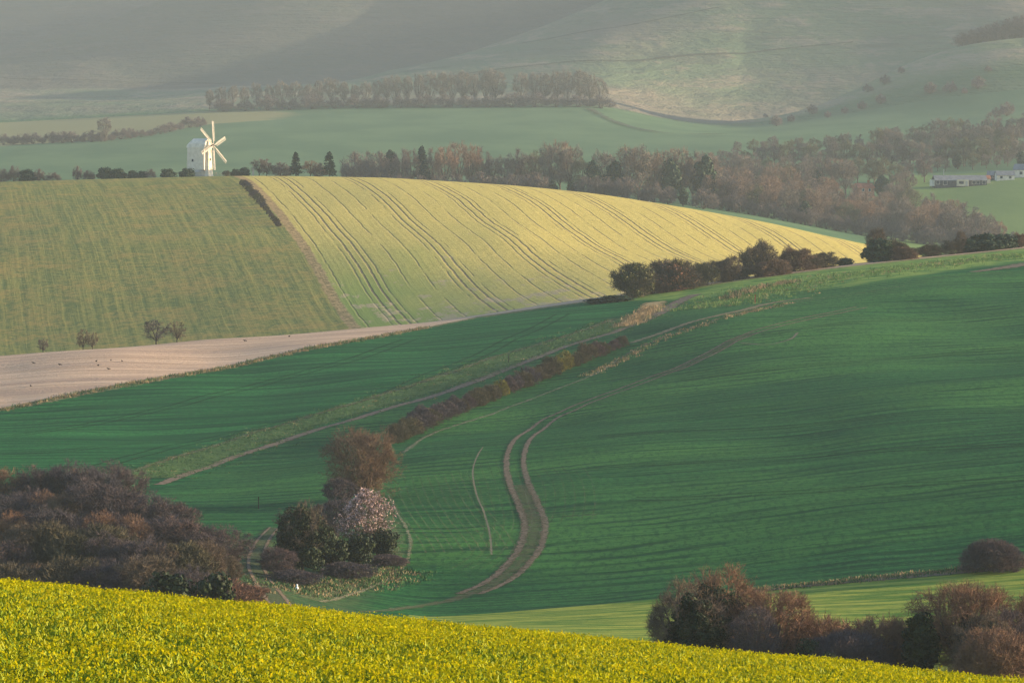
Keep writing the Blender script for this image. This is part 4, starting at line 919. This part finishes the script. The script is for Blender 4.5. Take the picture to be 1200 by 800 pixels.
# body: walls leaning slightly in, curved roof over them
xb, xf = -3.9, 2.6
g = Geo(); sec = [(2.1, 1.0), (9.2, .96)]
v = []
for z_, k_ in sec:
    for sx, sy in ((xb, -Wy), (xf, -Wy), (xf, Wy), (xb, Wy)): v.append((sx*k_, sy*k_, z_))
body = mesh_obj('body', v, [(3,2,1,0),(4,5,6,7),(0,1,5,4),(1,2,6,5),(2,3,7,6),(3,0,4,7)], BOARD, wm)
prof = [(-Wy*.98, 9.1), (-Wy*.86, 10.4), (-Wy*.55, 11.4), (0, 12.0), (Wy*.55, 11.4), (Wy*.86, 10.4), (Wy*.98, 9.1)]
v = []; 
for x_, kz in ((xb*1.0-.15, .55), (xb*.72, 1.0), (xf*1.02+.15, 1.0)):
    for y_, z_ in prof: v.append((x_, y_, 9.1+(z_-9.1)*kz))
n_ = len(prof); f = []
for s_ in range(2):
    for j in range(n_-1): f.append((s_*n_+j, s_*n_+j+1, (s_+1)*n_+j+1, (s_+1)*n_+j))
f += [tuple(range(n_-1, -1, -1)), tuple(2*n_+j for j in range(n_)), (0, n_, 2*n_, 3*n_-1, 2*n_-1, n_-1)]
mesh_obj('roof', v, f, OFFW, wm)
# breast: narrower boarded tower in front, flaring to the ground
v = []
for z_, hw_, xo in ((0, 1.9, 1.1), (2.2, 1.55, .9), (6, 1.25, .8), (9.3, 1.2, .75), (11.2, .8, .6)):
    v += [(xf-.05, -hw_, z_), (xf+xo, -hw_*.75, z_), (xf+xo, hw_*.75, z_), (xf-.05, hw_, z_)]
f = [(3,2,1,0), (16,17,18,19)]
for k_ in range(4):
    for j in range(4): a_ = k_*4+j; b_ = k_*4+(j+1) % 4; f.append((a_, b_, b_+4, a_+4))
mesh_obj('breast', v, f, BOARD, wm)
g = Geo(); an = np.arange(20)*2*np.pi/20; 
rg_ = [np.stack([np.cos(an)*r_, np.sin(an)*r_, np.full(20, z_)], 1) for r_, z_ in ((3.1, -.8), (3.1, 1.5), (3.35, 1.45), (1.6, 2.3))]
vv = np.concatenate(rg_); ff = np.array([(k_*20+j, k_*20+(j+1) % 20, (k_+1)*20+(j+1) % 20, (k_+1)*20+j) for k_ in range(3) for j in range(20)])
mesh_obj('roundhouse', vv, ff, WHITE, wm)
w1 = obox('window', [((-1.7, -Wy*.985, 5.1), (.62, .12, .8))], DARKG, wm); obox('window', [((xf*.86, -Wy*.97, 7.9), (.5, .12, .7))], DARKG, wm)
obox('window', [((xf+.86, 0, 5.4), (.12, .6, .8))], DARKG, wm)
obox('steps', [((-4.3-.42*k_, 0, 2.0-.3*k_), (.34, 1.3, .09)) for k_ in range(7)]+[((-5.6, sy, 1.1), (3.2, .1, .12)) for sy in (-.7, .7)], OFFW, wm)
g = Geo(); hubz = 9.75; tilt = R(10); ax = np.array([math.cos(tilt), 0, math.sin(tilt)]); hub = np.array([xf+1.9, 0, hubz])
tubes(g, hub[None]-ax*2.2, hub[None]-ax, hub[None]+ax*.35, np.array([.28]), np.array([.28]), 2, 8); g.obj('windshaft', flat_mat('dark_iron', (.06,.055,.05), .1, 2), wm, True)
obox('hub', [(tuple(hub), (.5, .9, .9))], flat_mat('iron_cross', (.10,.08,.07), .1, 2), wm)
upv = np.array([-math.sin(tilt), 0, math.cos(tilt)]); sidev = np.array([0, 1, 0])
for k_ in range(6):
    th = R(10+60*k_); er = math.cos(th)*upv+math.sin(th)*sidev; et = -math.sin(th)*upv+math.cos(th)*sidev
    g = Geo()
    def bar(a0, a1, wd, dp=.08):
        a0 = np.array(a0); a1 = np.array(a1); d_ = norm(a1-a0); s_ = norm(np.cross(d_, ax))*wd/2; n__ = ax*dp/2
        vv = [a0-s_-n__, a0+s_-n__, a0+s_+n__, a0-s_+n__, a1-s_-n__, a1+s_-n__, a1+s_+n__, a1-s_+n__]
        g.add(np.array(vv), np.array([(0,3,2,1),(4,5,6,7),(0,1,5,4),(1,2,6,5),(2,3,7,6),(3,0,4,7)]))
    o_ = hub+ax*.2; R0, R1 = 1.7, 7.9
    bar(o_+er*.3, o_+er*R1, .2, .16)
    for w_ in (-.28, .80): bar(o_+er*R0+et*w_, o_+er*R1+et*w_, .07)
    nb_ = 15
    for j in range(nb_): r_ = R0+(R1-R0)*j/(nb_-1); bar(o_+er*r_-et*.28, o_+er*r_+et*.80, .12 if k_ != 2 else .07, .05)
    g.obj('sail', WHITE, wm)
# fence, posts and white post near the windmill
FW = flat_mat('pale_wood', (.45,.40,.34), .15, 3)
fe = empty('post_and_rail_fence', at(262, 1427)); tag(fe, 'low pale fence running right from the windmill', 'fence')
for k_ in range(7): obox('post', [((-4.2+1.9*k_, 0, .5), (.16, .16, 1.5))], FW, fe)
obox('rail', [((1.5, .0, .55), (11.6, .07, .1)), ((1.5, .0, .98), (11.6, .07, .1))], FW, fe)
wp = obox('white_post', [((0, 0, 1.0), (.55, .4, 2.6)), ((0, 0, 2.42), (.7, .55, .2))], WHITE, None); wp.location = at(297, 1424); tag(wp, 'short white post on the ridge between bushes', 'post')

# ------------------------------------------------------------------ houses
TILE_G = flat_mat('grey_roof', (.20,.21,.22), .12, .6); TILE_R = flat_mat('red_roof_tiles', (.36,.14,.08), .15, .7); CREAM = flat_mat('cream_render', (.66,.55,.40), .08, .7); BRICK = flat_mat('red_brick', (.34,.16,.10), .2, 1.2)
WOODD = flat_mat('dark_boarding', (.06,.065,.075), .2, 1); GLASS = flat_mat('window_glass', (.05,.06,.07), .1, 1, .2)
def house(name, loc, rz, L_, W_, hw_, hr_, wm_, rm_, wins, label, chim=(), extra=(), ov=.35, wframe=WHITE):
    h = empty(name, loc, rz); tag(h, label, 'house' if name != 'shed' else 'shed')
    v = [(-L_/2,-W_/2,-1),(L_/2,-W_/2,-1),(L_/2,W_/2,-1),(-L_/2,W_/2,-1),(-L_/2,-W_/2,hw_),(L_/2,-W_/2,hw_),(L_/2,W_/2,hw_),(-L_/2,W_/2,hw_),(-L_/2,0,hw_+hr_-.06),(L_/2,0,hw_+hr_-.06)]
    mesh_obj('wall', v, [(0,1,5,4),(1,2,6,9,5),(2,3,7,6),(3,0,4,8,7)], wm_, h)
    a = L_/2+ov; b = W_/2+ov; e = hw_-ov*hr_/(W_/2)
    v = [(-a,-b,e),(a,-b,e),(a,0,hw_+hr_),(-a,0,hw_+hr_),(a,b,e),(-a,b,e)]; v += [(x_, y_, z_+.14) for x_, y_, z_ in v]
    r_ = mesh_obj('roof', v, [(3,2,1,0),(5,4,2,3),(6,7,8,9),(9,8,10,11),(0,1,7,6),(4,5,11,10),(1,2,8,7),(2,4,10,8),(3,0,6,9),(5,3,9,11)], rm_, h)
    for cx in chim: obox('chimney', [((cx, 0, hw_+hr_+.5), (.9, .7, 1.8))], BRICK, r_)
    for (x_, z_, w_, hh_) in wins:
        wn = obox('window', [((x_, -W_/2-.02, z_), (w_+.3, .12, hh_+.3))], wframe, h); obox('pane', [((x_, -W_/2-.09, z_), (w_, .06, hh_))], GLASS, wn)
    for nm_, bx_, m_ in extra: obox(nm_, bx_, m_, h)
    return h
hx = at(1124, 1988)
house('bungalow', (hx[0], hx[1], hx[2]+.1), R(6), 23, 8, 2.6, 2.1, WOODD, TILE_G, [(-10.5,1.6,1.4,1.4),(-7.2,1.5,1.6,1.8),(5.6,1.6,1.4,1.3),(7.6,1.6,1.2,1.3),(10.2,1.6,1.5,1.3)],
      'long low bungalow with grey roof and dark boarded front above the field', chim=(), extra=(('porch', [((.4, -4.9, 1.45), (5.2, 1.8, 2.9))], CREAM), ('porch_window', [((-.3, -5.85, 1.6), (2.0, .1, 1.2))], GLASS), ('porch_door', [((2.1, -5.85, 1.1), (.9, .1, 2.1))], WHITE), ('side_wing', [((-12.25, -.5, 1.4), (1.4, 5, 2.8))], OFFW), ('flagpole', [((-6, 5, 4.4), (.22, .22, 6))], WHITE)))
hx = at(1152, 1996); house('shed', hx, R(8), 5.5, 4, 2.2, 1.3, CREAM, TILE_R, [(0,1.2,1,.8)], 'cream shed with red roof right of the long bungalow')
hx = at(1177, 2010); house('bungalow', hx, R(5), 8, 5, 2.2, 1.8, OFFW, TILE_G, [(-2,1.2,1,1),(2,1.2,1,1)], 'small white cottage with grey roof near the right edge')
hx = at(1165, 2016); house('shed', hx, R(-12), 6, 4, 2.2, 1.7, WOODD, TILE_G, [(0,1.2,1,.8)], 'dark boarded shed between cream shed and white cottage')
hx = at(1198, 2024); house('cottage', hx, R(-20), 7, 6, 3.4, 2.4, OFFW, TILE_G, [(0,1.8,1.2,1.2)], 'white house with grey roof cut by the right edge')
hx = at(1012, 1926); house('brick_house', (hx[0], hx[1], hx[2]-.5), R(20), 7.5, 5.5, 4.6, 1.8, flat_mat('orange_render', (.36,.18,.12), .15, 1), TILE_R, [(-1.5,3.6,.9,1.1),(1.5,3.6,.9,1.1),(-1.5,1.4,.9,1.1),(1.5,1.4,.9,1.1)], 'orange brick house with red roof standing among the wood', chim=(2.2,))
hx = at(755, 1672); house('shed', hx, R(10), 3.4, 3, 2.6, 1.2, OFFW, TILE_G, [(0,1.3,1,.8)], 'small white hut glimpsed through the tree belt')

# ------------------------------------------------------------------ small things on the green hill
def post(u, v, h, w, mat, label, y0=400, y1=960):
    o = obox('marker_post', [((0, 0, h/2-.1), (w, w, h+.2)), ((0, 0, h+.02), (w*1.25, w*1.25, .07))], mat, None); o.location = hit(u, v, y0, y1); tag(o, label, 'post'); return o
post(885, 356, 1.5, .16, flat_mat('rust_red_paint', (.42,.10,.05), .1, 3), 'rust red marker post on the lit rough grass')
post(303, 596, 1.3, .10, BARKD, 'thin dark wooden post in the pasture left of the ivy clad tree')
post(171, 573, 1.3, .12, BARKD, 'short wooden post at the lower end of the field path')
post(596, 425, 1.2, .12, BARKD, 'thin wooden post on the verge above the middle of the hedge')
mk = Geo()
for r_, z_, zr in ((.17, .16, .17), (.10, .44, .15)):
    th_ = np.linspace(0, np.pi, 9); ph_ = np.arange(12)*np.pi/6; v_ = np.array([(r_*math.sin(a)*math.cos(b), r_*math.sin(a)*math.sin(b), z_+zr*math.cos(a)) for a in th_ for b in ph_])
    f_ = np.array([(i*12+j, i*12+(j+1) % 12, (i+1)*12+(j+1) % 12, (i+1)*12+j) for i in range(8) for j in range(12)]); mk.add(v_, f_)
m_ = mesh_obj('marker_stone', np.concatenate(mk.v), np.concatenate(mk.f), flat_mat('bright_white_paint', (.85,.85,.85), .02, 3), smooth=True); m_.location = hit(348, 691, 380, 520); tag(m_, 'small white two-lobed marker in the brambles by the farm track', 'marker')
# rooks on the ploughed strip
def rook(u, v, label, s=1.0, rz=0):
    g = Geo(); th_ = np.linspace(0, np.pi, 9); ph_ = np.arange(10)*np.pi/5
    for c_, r_, d_ in (((0, 0, .17), (.085, .20, .09), 0), ((0, .19, .27), (.055, .07, .06), 0)):
        v_ = np.array([(c_[0]+r_[0]*math.sin(a)*math.cos(b), c_[1]+r_[1]*math.sin(a)*math.sin(b), c_[2]+r_[2]*math.cos(a)) for a in th_ for b in ph_])
        g.add(v_, np.array([(i*10+j, i*10+(j+1) % 10, (i+1)*10+(j+1) % 10, (i+1)*10+j) for i in range(8) for j in range(10)]))
    tubes(g, np.array([[0, .24, .27], [0, -.15, .16], [.03, 0, .1], [-.03, 0, .1]]), np.array([[0, .29, .26], [0, -.25, .13], [.03, .01, .05], [-.03, .01, .05]]), np.array([[0, .34, .25], [0, -.36, .12], [.03, .03, -.01], [-.03, .03, -.01]]), np.array([.025, .06, .015, .015]), np.array([.006, .05, .012, .012]), 2, 5)
    o = mesh_obj('rook', np.concatenate(g.v), np.concatenate(g.f), ROOKM, smooth=True); o.location = hit(u, v, 470, 900); o.scale = (s,)*3; o.rotation_euler = (0, 0, rz); tag(o, label, 'bird', 'rooks feeding on the ploughed strip')
ROOKM = flat_mat('black_feathers', (.02,.02,.025), .1, 5, .5)
for u_, v_, l_ in ((36,453,'lowest black rook, alone near the left of the ploughed strip'), (39,426,'leftmost upper black rook on the ploughed strip'), (70,428,'second upper black rook from left on the ploughed strip'), (113,424,'upper rook of the left pair in the rook cluster'),
                   (115,429,'lower rook of the left pair in the rook cluster'), (130,423,'uppermost rook at the right of the cluster'), (143,424,'rightmost rook of the cluster on the ploughed strip'), (127,433,'lowest rook of the cluster on the ploughed strip'), (287,400,'black rook on the narrow middle of the ploughed strip'), (339,395,'rightmost black rook on the narrow ploughed strip')):
    rook(u_, v_, l_, 1.0, random.uniform(0, 6.28))
# drop the kinds that were never placed
for nm in [o.name for o in bpy.data.objects if o.type == 'EMPTY' and o.parent is None and 'category' not in o]:
    r = bpy.data.objects[nm]
    for ch in [c_.name for c_ in r.children]: bpy.data.objects.remove(bpy.data.objects[ch])
    bpy.data.objects.remove(r)
for o in bpy.data.objects:
    if 'bh' in o: del o['bh']
# ------------------------------------------------------------------ air, sky, sun, camera
hz_m = bpy.data.materials.new('valley_haze'); hz_m.use_nodes = True; nt = hz_m.node_tree; nt.nodes.clear()
o_ = nt.nodes.new('ShaderNodeOutputMaterial'); pv = nt.nodes.new('ShaderNodeVolumePrincipled'); nt.links.new(pv.outputs[0], o_.inputs['Volume'])
pv.inputs['Color'].default_value = HAZE_C+(1,); pv.inputs['Density'].default_value = HAZE_D; pv.inputs['Anisotropy'].default_value = 0.0
pv.inputs['Absorption Color'].default_value = (0, 0, 0, 1)
top = float(LZ.max())+12
bx = [(sx, sy, sz) for sz in (-86.5, top) for sx, sy in ((-2450,-450),(2450,-450),(2450,6350),(-2450,6350))]
hz = mesh_obj('haze', bx, [(3,2,1,0),(4,5,6,7),(0,1,5,4),(1,2,6,5),(2,3,7,6),(3,0,4,7)], hz_m)
tag(hz, 'pale blue grey evening haze filling the whole valley', 'haze', kind='stuff')

w = bpy.data.worlds.new('World'); bpy.context.scene.world = w; w.use_nodes = True
wt = w.node_tree; bg = wt.nodes['Background']; sky = wt.nodes.new('ShaderNodeTexSky'); sky.sky_type = 'NISHITA'; sky.sun_disc = False
sky.sun_elevation = R(SUN_EL); sky.sun_rotation = R(SUN_AZ); sky.air_density = 1.0; sky.dust_density = 1.0; sky.ozone_density = 1.8
wt.links.new(sky.outputs[0], bg.inputs[0]); bg.inputs[1].default_value = SKY_S
ld = bpy.data.lights.new('sun', 'SUN'); ld.energy = SUN_S; ld.angle = R(0.6); ld.color = SUN_C
lo = bpy.data.objects.new('sun', ld); C.objects.link(lo)
from mathutils import Vector
sd_ = Vector((math.sin(R(SUN_AZ))*math.cos(R(SUN_EL)), math.cos(R(SUN_AZ))*math.cos(R(SUN_EL)), math.sin(R(SUN_EL))))
lo.rotation_euler = sd_.to_track_quat('Z', 'Y').to_euler(); lo.location = (400, 600, 300)

cd = bpy.data.cameras.new('camera'); cam = bpy.data.objects.new('camera', cd); C.objects.link(cam)
cd.sensor_width = 36; cd.angle = HFOV; cd.clip_start = 0.5; cd.clip_end = 20000
cam.location = (0, 0, 0); cam.rotation_euler = (R(90)-PITCH, 0, 0)
cd.dof.use_dof = True; cd.dof.focus_distance = 620; cd.dof.aperture_fstop = 11
sc = bpy.context.scene; sc.camera = cam
sc.view_settings.view_transform = 'Standard'; sc.view_settings.look = 'None'; sc.view_settings.exposure = EXPO; sc.view_settings.gamma = 1
sc.render.engine = 'CYCLES'
cy = sc.cycles; cy.max_bounces = 4; cy.diffuse_bounces = 2; cy.glossy_bounces = 1; cy.transmission_bounces = 2; cy.volume_bounces = 0; cy.transparent_max_bounces = 12
cy.use_denoising = True
